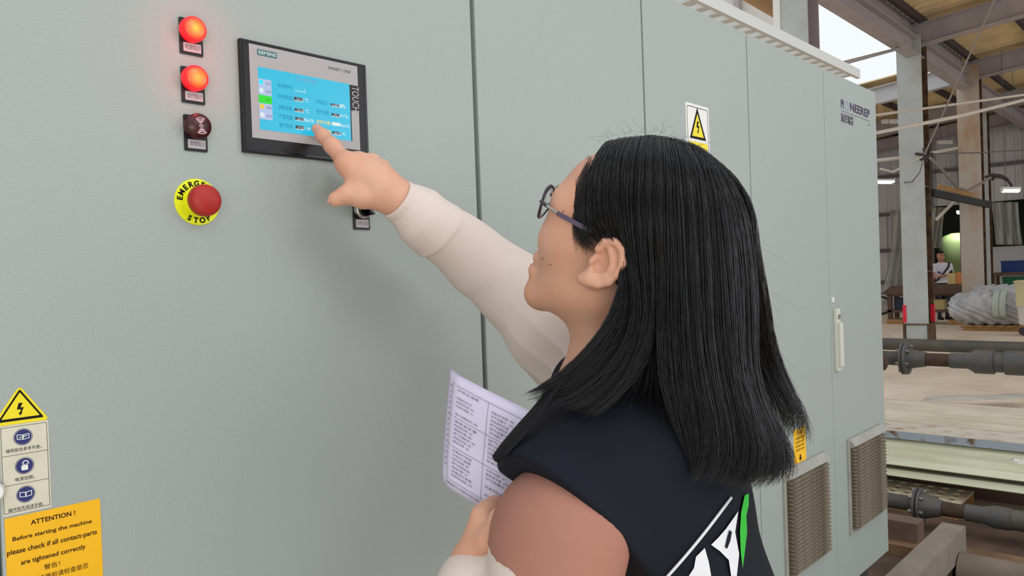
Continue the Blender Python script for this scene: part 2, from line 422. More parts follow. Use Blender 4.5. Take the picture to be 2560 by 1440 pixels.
for k, (cz_, lab, core, word) in enumerate(((1.8375, 'upper lit red indicator lamp with bright yellow core on grey cabinet', srgb(255, 214, 30), '电源指示'),
                                   (1.7745, 'lower lit red indicator lamp with dim orange core on grey cabinet', srgb(255, 190, 44), '运行指示'))):
    t = thing('indicator_lamp', (LX, 0, cz_), lab, 'indicator lamp', 'red indicator lamps beside the touch panel')
    ring, face = lamp_mats('abc'[k], core)
    plate(t, LX, cz_, lab=word)
    MB().lathe((LX, -.0020, cz_), (0, -1, 0), [(0, .0160), (.006, .0164), (.0085, .0164), (.0115, .0156)], 40).build('lens_ring', ring, t)
    MB().lathe((LX, -.0135, cz_), (0, -1, 0), [(0, .0142), (.0012, .0140), (.0024, .011), (.003, .006), (.0031, .0005)], 40).build('lens_face', face, t, origin=(LX, -.0155, cz_))
    l = bpy.data.lights.new('lamp_glow', 'POINT'); l.energy = .08; l.color = (1, .05, .07); l.shadow_soft_size = .012
    lo = bpy.data.objects.new('lamp_glow', l); COL.objects.link(lo); lo.parent = t; lo.location = (0, -.022, 0)
t = thing('alarm_buzzer', (LX+.001, 0, 1.7125), 'dark maroon alarm buzzer with white sound waves below the lamps', 'buzzer')
MAROON = mat('maroon_plastic', srgb(58, 12, 18), rough=.3)
plate(t, LX+.001, 1.7125, lab='故障指示')
MB().lathe((LX+.001, -.002, 1.7125), (0, -1, 0), [(0, .0162), (.009, .0166), (.0125, .0155), (.0128, .001)], 40).build('cap', MAROON, t)
wv = MB(); c0x, c0z = LX+.0025, 1.7125
for a0 in (100, -80):
    for r in (.0045, .0072, .0099):
        wv.ring(circ(c0x, c0z, r, 12, a0-42, a0+42), circ(c0x, c0z, r+.0010, 12, a0-42, a0+42), -.0151, -.0147)
wv.ring(circ(c0x, c0z, .0013, 20), circ(c0x, c0z, .0024, 20), -.0151, -.0147)
# open arcs: remove the closing segment
wv.build('sound_wave_symbol', mat('pale_pink_print', srgb(205, 170, 176), rough=.5), t)
# emergency stop
EX, EZ = .4595, 1.6152
t = thing('emergency_stop', (EX, 0, EZ), 'red mushroom emergency stop button on round yellow plate', 'emergency stop')
MB().lathe((EX, 0, EZ), (0, -1, 0), [(0, .0302), (.0012, .0302), (.0016, .0298)], 64).build('yellow_plate', YELG, t)
def arc_text(mb, s, R, a_mid, span, size, y, top=True):
    n = len(s)
    for i, ch in enumerate(s):
        if ch == ' ': continue
        V, Fc = text_geo(ch, size, align='CENTER', bold=.0004)
        a = math.radians(a_mid+(span/2-span*i/(n-1))*(1 if top else -1))
        ex, ez = math.cos(a), math.sin(a)
        if top: ux, uz = ez, -ex; vx, vz = ex, ez
        else: ux, uz = -ez, ex; vx, vz = -ex, -ez
        P = np.zeros_like(V)
        P[:, 0] = EX+ex*R+ux*V[:, 0]+vx*V[:, 1]; P[:, 2] = EZ+ez*R+uz*V[:, 0]+vz*V[:, 1]; P[:, 1] = y
        mb.add(P, Fc)
m = MB(); arc_text(m, 'EMERGENCY', .0205, 92, 158, .0098, -.0019); arc_text(m, 'STOP', .0275, -88, 62, .0098, -.0019, False)
m.build('lettering', INK, t)
MB().lathe((EX, -.0016, EZ), (0, -1, 0), [(0, .0165), (.003, .0165), (.004, .0145), (.010, .0145)], 40).build('collar', YELG, t)
MB().lathe((EX, -.011, EZ), (0, -1, 0), [(0, .0145), (.002, .0188), (.005, .0203), (.014, .0203), (.0172, .0190), (.0185, .0165), (.0187, .0163), (.0187, .0001)], 56).build('mushroom_head', REDP, t)
# selector switch
SX, SZ = .7180, 1.6170
t = thing('selector_switch', (SX, 0, SZ), 'black selector switch with chrome ring below the pointing hand', 'switch')
plate(t, SX, SZ, .032, lab='本地 远程')
MB().lathe((SX, -.002, SZ), (0, -1, 0), [(0, .0148), (.008, .0148), (.0095, .0135), (.0095, .012)], 40).build('chrome_ring', CHROME, t)
MB().lathe((SX, -.010, SZ), (0, -1, 0), [(0, .0125), (.004, .0122), (.0045, .011)], 40).build('knob', BLACKG, t)
MB().obox((SX, -.020, SZ), (.766, 0, -.643), (0, 1, 0), (.643, 0, .766), .0115, .007, .004).build('grip', BLACKG, t)
MB().obox((SX+.005, -.0274, SZ-.0042), (.766, 0, -.643), (0, 1, 0), (.643, 0, .766), .006, .0004, .0007).build('pointer_mark', WHITEP, t)

# ---------------------------------------------------------------- touch panel
t = thing('touch_panel', (.6285, 0, 1.686), 'black framed operator touch panel with lit cyan screen', 'touch panel')
MB().cbox(.524, .733, -.0068, .001, 1.686, 1.841, .0016).build('bezel', BLACK, t)
MB().ring(rect(.527, .730, 1.689, 1.838), rect(.5285, .7285, 1.6905, 1.8365), -.0074, -.0066).build('gasket_rim', BLACKG, t)
YS = -.0070
ov = MB().prism(rect(.537, .7165, 1.707, 1.836), YS, -.0060).build('silver_overlay', SILVER, t)
MB().prism(rect(.7003, .7166, 1.766, 1.8055), YS-.0002, YS+.0001).build('dark_strip', BLACK, ov)
MB().prism(rect(.7003, .7022, 1.7195, 1.7660), YS-.0002, YS+.0001).build('dark_strip', BLACK, ov)
CY_ = mat('screen_cyan', srgb(10, 40, 50), rough=.25, emit=srgb(36, 190, 224), estr=.92)
def emis(n, c, s=.92): return mat('screen_'+n, srgb(8, 8, 8), rough=.3, emit=srgb(*c), estr=s)
scr = MB().prism(rect(.549, .7003, 1.7195, 1.806), YS-.0003, YS+.0002).build('screen', CY_, t)
def c8(x, y): p = onY(x/4.236+580, y/4.235+80, YS-.0003); return p[0], p[2]
def scr_rect(x0, y0, x1, y1, m, name, lift=.0003):
    a = c8(x0, y0); b = c8(x1, y1); MB().prism(rect(a[0], b[0], b[1], a[1]), YS-.0003-lift, YS-.0003).build(name, m, scr); return a[0], b[0], b[1], a[1]
LAV = emis('lavender', (186, 198, 232)); GRN = emis('green', (22, 228, 20)); WHT = emis('white', (225, 240, 245)); DRK = emis('dark', (40, 44, 50)); LBL = emis('label_blue', (18, 128, 168))
YEL = emis('yellow', (238, 216, 110)); PNK = emis('pink', (120, 168, 205)); ORG = emis('orange', (250, 205, 30)); CYN = emis('bright_cyan', (30, 240, 250))
side_x0, side_x1 = c8(276, 500)[0], c8(414, 520)[0]
zt, zb = c8(345, 502)[1], c8(360, 930)[1]
hs = (zt-zb)/5
for i in range(5):
    m_ = GRN if i == 2 else LAV
    bt = MB().prism(rect(side_x0, side_x1, zt-hs*(i+1)+.0003, zt-hs*i), YS-.0006, YS-.0003).build('screen_button', m_, scr)
    cz_ = zt-hs*(i+.5)
    if i != 2: MB().prism(circ(side_x0+.0042, cz_+.001, .0034, 20), YS-.0008, YS-.0006).build('icon', (CYN, WHT, None, ORG, WHT)[i], scr)
    q = MB(); text_on(q, ('主页', '参数', '运行', '报警', '曲线')[i], side_x0+.0105, side_x1-.0012, cz_-.0018, cz_+.0022, YS-.0009); q.build('lettering', emis('slate', (90, 110, 150)) if i != 2 else emis('dark_green', (20, 150, 20)), scr)
def scr_text(s, x0, y0, x1, y1, m, bold=0.0):
    """y0/y1: bottom-left and top-right in the picture of the panel"""
    a = c8(x0, y0); b = c8(x1, y1); q = MB(); text_on(q, s, a[0], b[0], a[1], b[1], YS-.0010, bold=bold); q.build('lettering', m, scr)
scr_text('运行状态参数画面', 665, 518, 895, 508, PNK)
for s, x0, y0, x1, y1 in (('系统时间:', 485, 585, 640, 570), ('环境温度:', 485, 700, 640, 680), ('出氧温度:', 490, 815, 640, 790), ('产氧流量:', 497, 915, 645, 885), ('氧气功率:', 500, 1008, 650, 978),
                          ('产氧压力:', 885, 757, 1020, 737), ('氧气浓度:', 895, 865, 1030, 835)):
    scr_text(s, x0, y0, x1, y1, LBL)
scr_text('臭氧流量:', 892, 965, 1045, 950, YEL, .01); scr_text('臭氧产量:', 892, 1052, 1050, 1040, YEL, .01)
def vbox(x0, y0, x1, y1, s, fill=DRK):
    scr_rect(x0, y0, x1+6, y1+6, WHT, 'value_frame', .0002); scr_rect(x0, y0, x1, y1, fill, 'value_box', .0004)
    if s:
        a = c8(x0+12, (y0+y1)/2+15); b = c8(x1-12, (y0+y1)/2-4); q = MB(); text_on(q, s, a[0], b[0], a[1], b[1], YS-.0011); q.build('lettering', WHT, scr)
vbox(655, 685, 748, 737, '-24.3'); vbox(662, 805, 752, 850, '-20.4'); vbox(668, 900, 758, 942, '-34.3'); vbox(672, 988, 760, 1034, '-7.0')
vbox(1045, 755, 1133, 797, '+0.003'); vbox(1053, 858, 1138, 900, '-73.1'); vbox(1058, 952, 1140, 994, '', WHT); vbox(1060, 1050, 1147, 1092, '-94.9')
vbox(662, 585, 772, 637, '', emis('cyan_dim', (60, 196, 222)))
for s, x0, y0, x1, y1 in (('℃', 768, 742, 806, 710), ('℃', 775, 858, 810, 825), ('Nm³/h', 766, 952, 862, 925), ('MPa', 1142, 805, 1198, 770), ('m³/g', 1145, 908, 1224, 880), ('Nm³/h', 1145, 1005, 1238, 985), ('%', 1168, 1092, 1196, 1070), ('kW', 792, 1043, 832, 1010)):
    scr_text(s, x0, y0, x1, y1, WHT, .012)
TEAL = mat('teal_print', srgb(48, 104, 104), rough=.5)
a = onY(642, 122, YS); b = onY(692, 146, YS)
MB().prism(rect(.5490, .5790, 1.8222, 1.8305), YS-.0003, YS).build('maker_plate', TEAL, ov)
m = MB(); text_on(m, 'SIEMENS', .5505, .5775, 1.8240, 1.8288, YS-.0005, bold=.02); m.build('lettering', mat('pale_print', srgb(196, 206, 206), rough=.5), ov)
m = MB(); text_on(m, 'SMART LINE', .6640, .7035, 1.8225, 1.8270, YS-.0002); m.build('lettering', mat('dark_grey_print', srgb(58, 56, 58), rough=.5), ov)
V, Fc = text_geo('TOUCH', 1.0); lo_, hi_ = V.min(0), V.max(0); P = np.zeros_like(V)
P[:, 0] = .7172-(hi_[1]-V[:, 1])/(hi_[1]-lo_[1])*.0128; P[:, 2] = 1.8035-(V[:, 0]-lo_[0])/(hi_[0]-lo_[0])*.0375; P[:, 1] = YS-.0005
MB().add(P, Fc).build('lettering', mat('grey_print', srgb(176, 172, 172), rough=.5), ov)

# ---------------------------------------------------------------- stickers and signs
def tri_pts(cx_, z0, w, h, r=.0, n=4):
    return [(cx_-w/2, z0), (cx_+w/2, z0), (cx_, z0+h)]
def round_poly(P, r, n=5):
    out = []; k = len(P)
    for i in range(k):
        p = np.array(P[i]); a = np.array(P[i-1])-p; b = np.array(P[(i+1) % k])-p; a /= np.linalg.norm(a); b /= np.linalg.norm(b)
        for j in range(n+1):
            t_ = j/n; q0 = p+a*r; q1 = p+b*r
            out.append(tuple((1-t_)**2*q0+2*t_*(1-t_)*p+t_*t_*q1))
    return out
def bolt(mb, cx_, cz_, s, y):
    P = [(-.10, .50), (.18, .50), (.02, .12), (.26, .12), (.07, -.30), (.17, -.30), (-.04, -.52), (-.12, -.26), (-.03, -.29), (.05, -.02), (-.24, -.02)]
    mb.prism([(cx_+a*s, cz_+b*s) for a, b in P], y, y+.0003)
t = thing('warning_sticker', (.250, 0, 1.3625), 'yellow triangular lightning warning sticker above white instruction label', 'sticker')
MB().prism(round_poly(tri_pts(.2495, 1.3595, .0570, .0420), .006), -.0006, 0).build('backing', YELLOW, t)
m = MB(); m.ring(round_poly(tri_pts(.2495, 1.3632, .0455, .0345), .002), round_poly(tri_pts(.2495, 1.3660, .0375, .0282), .001), -.0009, -.0005)
bolt(m, .2493, 1.3755, .0135, -.0009); m.build('symbol', INK, t)
t = thing('instruction_label', (.2525, 0, 1.262), 'cream label with three blue round symbols above orange notice', 'label')
lz = [1.3590, 1.3255, 1.2930, 1.2605]
MB().prism(rect(.2290, .2762, 1.2600, 1.3592), -.0005, 0).build('paper', CREAM, t)
m = MB()
for z in (1.3568, 1.3255, 1.2930, 1.2630): m.box(.2300, .2745, -.0007, -.0004, z-.0002, z+.0002)
m.box(.2743, .2747, -.0007, -.0004, 1.2630, 1.3568); m.box(.2298, .2302, -.0007, -.0004, 1.2630, 1.3568)
m.build('ruled_line', INK, t)
for i, (px_, py_, s) in enumerate(((57, 1092, '维修前先参考手册。'), (61, 1164, '电源加锁。'), (64, 1235, '操作前先阅读手册。'))):
    p = onY(px_, py_); x_, z_ = p[0], p[2]
    m = MB(); m.ring(circ(x_, z_, .0089, 36), circ(x_, z_, .0093, 36), -.0008, -.0004); m.prism(circ(x_, z_, .0083, 36), -.0008, -.0004); m.build('round_symbol', NAVYB, t)
    m = MB()
    if i != 1:
        for sgn in (-1, 1):
            m.ring([(x_, z_-.003), (x_+sgn*.006, z_-.0022), (x_+sgn*.006, z_+.0034), (x_, z_+.0026)], [(x_+sgn*.0006, z_-.0023), (x_+sgn*.0053, z_-.0016), (x_+sgn*.0053, z_+.0026), (x_+sgn*.0006, z_+.0019)], -.0011, -.0007)
        if i == 0: m.bar((x_-.004, -.001, z_-.0005), (x_+.004, -.001, z_+.001), .0003, .0008)
    else:
        m.prism(rect(x_-.0032, x_+.0032, z_-.0048, z_+.0008, .001), -.0011, -.0007)
        m.ring(circ(x_+.001, z_+.0028, .0032, 18, -30, 220), circ(x_+.001, z_+.0028, .0022, 18, -30, 220), -.0011, -.0007)
    m.build('pictogram', WHITEP, t)
    m = MB(); wd = .0345 if i != 1 else .019; cx_ = .2512 if i != 1 else .2512
    text_on(m, s, cx_-wd/2, cx_+wd/2, lz[i+1]+.0032, lz[i+1]+.0076, -.0008); m.build('lettering', INK, t)
t = thing('attention_notice', (.2785, 0, 1.11), 'orange notice reading attention below the cream label', 'notice')
MB().prism(rect(.2300, .3272, 1.110, 1.2578), -.0006, 0).build('paper', ORANGE, t)
def c3(x, y): p = onY(x/2.88, y/2.88+940); return p[0], p[2]
for s, a, b, h_, bd, ink in (('ATTENTION !', (220, 1072), (540, 1000), .0054, .02, INKB), ('Before starting the machine', (90, 1200), (660, 1065), .0060, .016, INKB), ('please check if all contact-parts', (50, 1302), (697, 1150), .0074, .016, INKB),
                   ('are tightened correctly', (150, 1364), (615, 1258), .0070, .016, INKB), ('警告！', (316, 1394), (432, 1368), .0060, 0, INKB), ('启动机器前请检查是否', (180, 1478), (635, 1402), .0062, 0, INKB), ('所有接触部位已拧紧', (180, 1580), (635, 1500), .0062, 0, INKB)):
    A, B_ = c3(*a), c3(*b); z = (A[1]+B_[1])/2; m = MB(); text_on(m, s, A[0], B_[0], z, z+h_, -.0009, bold=bd); m.build('lettering', ink, t)
t = thing('warning_sign', (1.771, 0, 1.795), 'white warning sign with tall yellow lightning triangle behind the head', 'sign')
MB().prism(rect(1.713, 1.829, 1.785, 1.9275, .003), -.0006, 0).build('backing', WHITEP, t)
m = MB(); m.ring(rect(1.7185, 1.8235, 1.790, 1.9205, .006), rect(1.7200, 1.8220, 1.7915, 1.9190, .0055), -.0009, -.0005)
m.ring(tri_pts(1.770, 1.8395, .082, .081), tri_pts(1.770, 1.8460, .0600, .0590), -.0009, -.0004); bolt(m, 1.7705, 1.870, .031, -.0010); m.build('symbol', INK, t)
MB().prism(tri_pts(1.770, 1.8420, .0720, .0710), -.0008, -.0004).build('yellow_field', YELLOW, t)
MB().prism(rect(1.724, 1.818, 1.797, 1.832), -.0008, -.0004).build('yellow_band', YELLOW, t)
t = thing('cabinet_logo', (2.925, 0, 2.010), 'purple company name lettering at the top of the last cabinet', 'logo')
m = MB(); text_on(m, 'PI', 2.779, 2.805, 2.0605, 2.0910, -.0006, bold=.03); text_on(m, 'NEEREP', 2.868, 3.076, 2.0620, 2.0925, -.0006, bold=.03); text_on(m, '派尼瑞普', 2.774, 2.897, 2.011, 2.0435, -.0006, bold=.02)
m.box(2.776, 3.076, -.0006, -.0002, 2.0500, 2.0512); m.prism(circ(3.066, 2.036, .004, 16), -.0006, -.0002); m.build('lettering', LOGOINK, t)
MB().ring(circ(2.837, 2.075, .0185, 28), circ(2.837, 2.075, .0128, 28), -.0006, -.0002).build('ring_letter', mat('logo_pale_blue', srgb(140, 150, 172), rough=.6), t)
t = thing('filter_note', (2.343, 0, .903), 'yellow printed note with arrow above the vent beside the hair', 'note')
MB().prism(rect(2.296, 2.386, .9015, 1.0075), -.0006, 0).build('paper', mat('yellow_note', srgb(240, 186, 20), rough=.55), t)
m = MB()
for i in range(4): text_on(m, '过滤网清洁请及时', 2.306, 2.376, .975-i*.012, .982-i*.012, -.0009)
text_on(m, '注意事项', 2.322, 2.362, .990, .999, -.0009)
m.prism([(2.336, .926), (2.346, .926), (2.346, .916), (2.352, .916), (2.341, .906), (2.330, .916), (2.336, .916)], -.0009, -.0005); m.build('lettering', INKB, t)

# ---------------------------------------------------------------- the woman at the panel
SKIN = mat('skin', srgb(206, 152, 125), rough=.5, spec=.35, col2=srgb(213, 166, 141), vscale=14, sss=.12, bump=.12, bscale=700, bdist=.0006)
SCALP = mat('scalp_shadow_hair', srgb(20, 17, 18), rough=.6)
HAIR = mat('black_hair', srgb(9, 7, 9), rough=.28, spec=.6)
VESTM = mat('navy_vest_fabric', srgb(15, 19, 30), rough=.85, spec=.3, bump=.5, bscale=900, bdist=.0006)
VESTB = mat('black_vest_binding', srgb(15, 15, 18), rough=.8, spec=.3)
CREAMF = mat('cream_windbreaker', srgb(212, 197, 188), rough=.7, spec=.3, bump=.10, bscale=160, bdist=.002)
SALMON = mat('salmon_windbreaker', srgb(162, 113, 98), rough=.7, spec=.3, bump=.10, bscale=160, bdist=.002)
DENIM = mat('dark_trousers', srgb(40, 44, 56), rough=.85, var=.1, vscale=30)
SHOE = mat('white_trainer', srgb(205, 205, 202), rough=.6)

_az, _el, _ro = math.radians(105), math.radians(24), math.radians(-8)
HF = np.array([math.cos(_el)*math.cos(_az), math.cos(_el)*math.sin(_az), math.sin(_el)])
HL = np.array([-math.sin(_az), math.cos(_az), 0.0]); HU = np.cross(HF, HL)
HL, HU = HL*math.cos(_ro)+HU*math.sin(_ro), HU*math.cos(_ro)-HL*math.sin(_ro)
HO = dep(1490, 662, .83)-.072*HL
HA = np.array([HL, HF, HU])
def W(a, b, c): return HO+a*HL+b*HF+c*HU
def toloc(P): return (np.asarray(P)-HO)@HA.T
NB = W(0, -.050, -.172)                                  # neck base
SHL, SHR = dep(1400, 1335, .765), dep(1490, 970, 1.08)   # shoulders
BS = np.array([SHR[0]-SHL[0], SHR[1]-SHL[1], 0.0]); BS /= np.linalg.norm(BS)
BF = np.array([-BS[1], BS[0], 0.0]); BUP = np.array([0, 0, 1.0])
ELR = dep(1250, 690, 1.19); WRR = dep(996, 500, 1.086)
ELL = dep(1325, 1880, .72); WRL = dep(1172, 1432, .80)
TC, TP = np.array([.752, -.462, 1.235]), np.array([.79, -.51, .90])
FWD = RM[:, 2]; RIGHT = RM[:, 0]; DOWN = RM[:, 1]

body = SDF()
H3 = dict(ax=HA)
# skull and face
body.ell(W(0, -.012, .045), (.074, .097, .087), HA, k=.02)
body.ell(W(0, .049, .060), (.054, .038, .043), HA, k=.016)
body.ell(W(0, .030, -.022), (.061, .064, .072), HA, k=.02)
for s in (1, -1):
    body.cap(W(s*.050, -.004, -.040), W(s*.018, .078, -.078), .017, .017, k=.022)
    body.ell(W(s*.034, .060, .000), (.030, .031, .030), HA, k=.018)
    body.ell(W(s*.028, .072, .049), (.028, .0150, .0110), HA, k=.018)
    body.ell(W(s*.046, .050, .030), (.021, .027, .034), HA, k=.022)
    body.ell(W(s*.031, .0695, .031), (.0160, .0120, .0135), HA, k=.014)
body.ell(W(0, .082, -.079), (.021, .0225, .020), HA, k=.018)
body.cap(W(0, .086, .036), W(0, .0995, -.004), .0075, .0095, k=.012)
for s in (1, -1): body.ell(W(s*.013, .094, -.010), (.008, .010, .008), HA, k=.006)
body.ell(W(0, .0925, -.0355), (.027, .0115, .0095), HA, k=.012)
body.ell(W(0, .0940, -.0535), (.025, .0115, .0095), HA, k=.012)
body.fn((lambda P: np.linalg.norm((P-W(0, .1085, -.0445))@HA.T/np.array((.024, .0070, .0016)), axis=1)*.0016-.0016), W(0, .11, -.0455), .03, k=.004, op=-1)
# neck and torso
body.cap(W(0, -.020, -.035), NB, .055, .056, k=.035)
body.ecap(NB-BUP*.06, TP+BUP*.1, .120, .125, BF, .72, k=.05)
body.cap(NB, SHL+BS*.01, .045, .042, k=.04); body.cap(NB, SHR, .045, .042, k=.04)
body.cap(SHL, ELL, .044, .036, k=.03); body.cap(ELL, WRL, .036, .024, k=.02)
body.cap(SHR, ELR, .044, .036, k=.03); body.cap(ELR, WRR, .036, .024, k=.02)
# ears
for s in (1, -1):
    t_ = math.radians(15)*1.0
    EA = np.array([HL*s*.94-HF*.30, HF*.95+HU*.0, HU]); EA[0] /= np.linalg.norm(EA[0])
    e2 = HU*math.cos(t_)-HF*math.sin(t_); e1 = HF*math.cos(t_)+HU*math.sin(t_); e0 = s*HL
    tilt = math.radians(4); e0b = e0*math.cos(tilt)+e1*math.sin(tilt); e1b = e1*math.cos(tilt)-e0*math.sin(tilt)
    A = np.array([e0b, e1b, e2]); ec = W(s*.0795, -.0125, .0045)
    Q = lambda a, b, c: ec+a*e0b+b*e1b+c*e2
    body.ell(Q(-.001, 0, 0), (.0065, .0185, .0310), A, k=.006)
    body.ell(Q(.0085, .002, .004), (.0095, .0120, .0225), A, k=.003, op=-1)
    out = [(.0145, .012), (.0135, .022), (.004, .0305), (-.008, .0285), (-.0165, .017), (-.0185, .004), (-.0155, -.009), (-.007, -.019), (.004, -.024)]
    for (b0, c0), (b1, c1) in zip(out, out[1:]): body.cap(Q(.0045, b0, c0), Q(.0045, b1, c1), (.0043), .0043, k=.0025)
    inn = [(.004, .020), (-.004, .014), (-.0095, .004), (-.0085, -.006), (-.001, -.013), (.007, -.012)]
    for (b0, c0), (b1, c1) in zip(inn, inn[1:]): body.cap(Q(.0035, b0, c0), Q(.0035, b1, c1), .0036, .0036, k=.003)
    body.cap(Q(.003, .006, -.020), Q(.003, .011, -.025), .0085, .0075, k=.006)
    body.ell(Q(.004, .0125, -.002), (.005, .005, .0065), A, k=.004)
    body.ell(Q(.006, .005, -.003), (.008, .0052, .0065), A, k=.003, op=-1)
# right hand, index finger on the screen
def hp(u, w, d): return dep(u, w, d)
TIP = onY(792, 322, -.0155)
mI, mM, mR, mP = hp(866, 408, 1.076), hp(899, 407, 1.088), hp(929, 412, 1.103), hp(953, 424, 1.118)
for m_, r_ in ((mI, .0145), (mM, .0145), (mR, .0135), (mP, .0125)): body.cap(WRR+(m_-WRR)*.12, m_, .021, r_, k=.012)
body.ell(hp(925, 455, 1.098), (.022, .030, .028), k=.02)
for u, w, d, r_ in ((897, 401, 1.084, .0125), (929, 404, 1.098, .0120), (956, 417, 1.112, .0110)): body.ell(hp(u, w, d), (r_, r_, r_), k=.005)
PIPI = mI+(TIP-mI)*.47+DOWN*(-.0012)-FWD*.001; DIPI = mI+(TIP-mI)*.78
body.cap(mI, PIPI, .0130, .0108, k=.008); body.cap(PIPI, DIPI, .0107, .0094, k=.008); body.cap(DIPI, TIP, .0093, .0075, k=.008)
for m_, p1, p2, p3, r_ in ((mM, (872, 418, 1.135), (896, 452, 1.150), (912, 440, 1.118), .0108), (mR, (902, 428, 1.150), (920, 462, 1.155), (932, 448, 1.125), .0104), (mP, (930, 440, 1.155), (942, 470, 1.155), (950, 458, 1.130), .0094)):
    a_, b_, c_ = hp(*p1), hp(*p2), hp(*p3)
    body.cap(m_, a_, r_*1.15, r_, k=.004); body.cap(a_, b_, r_, r_*.92, k=.003); body.cap(b_, c_, r_*.92, r_*.8, k=.003)
t0, t1, t2, t3 = hp(962, 494, 1.085), hp(905, 492, 1.077), hp(868, 486, 1.072), hp(840, 498, 1.070)
body.cap(t0, t1, .0185, .0150, k=.012); body.cap(t1, t2, .0145, .0125, k=.008); body.cap(t2, t3, .0120, .0110, k=.008)
body.cap(t1, mI, .010, .009, k=.014)
# left hand round the lower corner of the papers
pl = hp(1213, 1322, .805)
for (u, w, d, r_) in ((1203, 1288, .80, .0105), (1224, 1280, .806, .011), (1243, 1284, .812, .0105), (1258, 1296, .818, .009)):
    k_ = hp(u, w, d); body.cap(WRL+(pl-WRL)*.2, k_, .018, r_, k=.01)
    e_ = hp(u+34, w-28, d+.028); g_ = hp(u+66, w-30, d+.028); body.cap(k_, e_, r_, r_*.9, k=.004); body.cap(e_, g_, r_*.9, r_*.75, k=.003)
th0, th1, th2 = hp(1222, 1352, .785), hp(1248, 1300, .778), hp(1272, 1262, .786)
body.cap(WRL+(pl-WRL)*.4, th0, .017, .014, k=.01); body.cap(th0, th1, .013, .011, k=.006); body.cap(th1, th2, .011, .0085, k=.004)

person = thing('person', (TP[0], TP[1], 0), 'woman in navy vest with long black hair pointing at the touch panel', 'person')
V, Q = body.mesh(.0023)
C_ = V[Q].mean(1); lc = toloc(C_)
hl = np.interp(lc[:, 2], [-.10, -.02, .015, .053, .094, .115, .14], [-.045, -.035, .012, .026, .040, .030, .02])
sc_ = (lc[:, 1] < hl) & (lc[:, 2] > -.085) & (np.abs(lc[:, 0]) < .0775) & (lc[:, 1] > -.13)
ear_zone = (np.abs(lc[:, 0]) > .066) & (lc[:, 2] < .036) & (lc[:, 2] > -.04) & (lc[:, 1] > -.035)
lip = (np.abs(lc[:, 0]) < .021) & (lc[:, 1] > .092) & (lc[:, 1] < .13) & (lc[:, 2] < -.0325) & (lc[:, 2] > -.060)
mi = np.where(sc_ & ~ear_zone, 1, np.where(lip, 2, 0))
LIPM = mat('lip_skin', srgb(196, 128, 110), rough=.45)
bo = link_mesh('body', np_mesh('body', V, Q, mi), [SKIN, SCALP, LIPM], person, smooth=True)

# nails
NAIL = mat('nail', srgb(222, 170, 150), rough=.25)
def nail(p, d, nrm, w, l, name='fingernail'):
    d = d/np.linalg.norm(d); nrm = nrm-d*(nrm@d); nrm /= np.linalg.norm(nrm); x = np.cross(d, nrm)
    P = [[p+d*l*(i/5-.5)+x*w*math.sin(a)*(1-.25*(i/5)**4)+nrm*w*(math.cos(a)-1) for a in np.linspace(-.9, .9, 7)] for i in range(6)]
    MB().grid(P, flip=False, thick=.0006).build(name, NAIL, bo)
nail(TIP-(TIP-DIPI)*.12-FWD*.0068-RIGHT*.002, TIP-DIPI, -FWD*.9-RIGHT*.4, .0050, .0095)
nail(t3-RIGHT*.0098-FWD*.003, t3-t2+DOWN*.03, -RIGHT*.95-FWD*.3, .0058, .010)

# vest
arm_n = -RIGHT*.60+DOWN*.68-FWD*.42; arm_n /= np.linalg.norm(arm_n); arm_p = SHL-arm_n*.021
vest = SDF()
vest.ecap(TC, TP+BUP*.14, .152, .150, BF, .74, k=.05)
vest.cap(NB+BUP*.005-BF*.01, SHL+BS*.004, .060, .0715, k=.05)
vest.cap(NB+BUP*.0-BF*.01, SHR-BS*.02, .060, .062, k=.05)
vest.cap(SHL+BF*.012+BUP*.030, TC+BF*.06+BUP*.03, .054, .07, k=.04)
vest.cap(NB+BF*.040-BUP*.022, SHL+BF*.018+BUP*.036, .042, .048, k=.04)
vest.ell(TC-BF*.055+BUP*.02, (.13, .075, .14), np.array([BS, BF, BUP]), k=.05)
vest.ell(TC+BF*.06-BUP*.06, (.12, .07, .10), np.array([BS, BF, BUP]), k=.05)
vest.ecap(TP+BUP*.15, TP+BUP*.02, .150, .152, BF, .74, k=.04)
for k_ in range(10):
    a0 = 2*math.pi*k_/10; a1 = 2*math.pi*(k_+1)/10
    f_ = lambda a: NB+BUP*(.035-.012*math.cos(a))+BS*.060*math.sin(a)+BF*(.058*math.cos(a)+.004)
    vest.cap(f_(a0), f_(a1), .013, .013, k=.012)
vest.fn((lambda P: -((P-arm_p)@arm_n)), SHL+arm_n*.12, .20, k=.006, op=-1)
arm_n2 = BS*.93-BUP*.1-BF*.1; arm_n2 /= np.linalg.norm(arm_n2); arm_p2 = SHR-BS*.03
vest.fn((lambda P: -((P-arm_p2)@arm_n2)), SHR+BS*.08, .22, k=.006, op=-1)
def vest_fold(P, d):
    q = P-TC; u = q@BS; w = q@BUP; f_ = q@BF
    return d+.0022*np.sin(38*w+22*u+3*np.sin(14*u))*np.clip(-f_*8+.3, 0, 1)
vest.post = vest_fold
V, Q = vest.mesh(.0034)
vo = link_mesh('vest', np_mesh('vest', V, Q), VESTM, person, smooth=True)

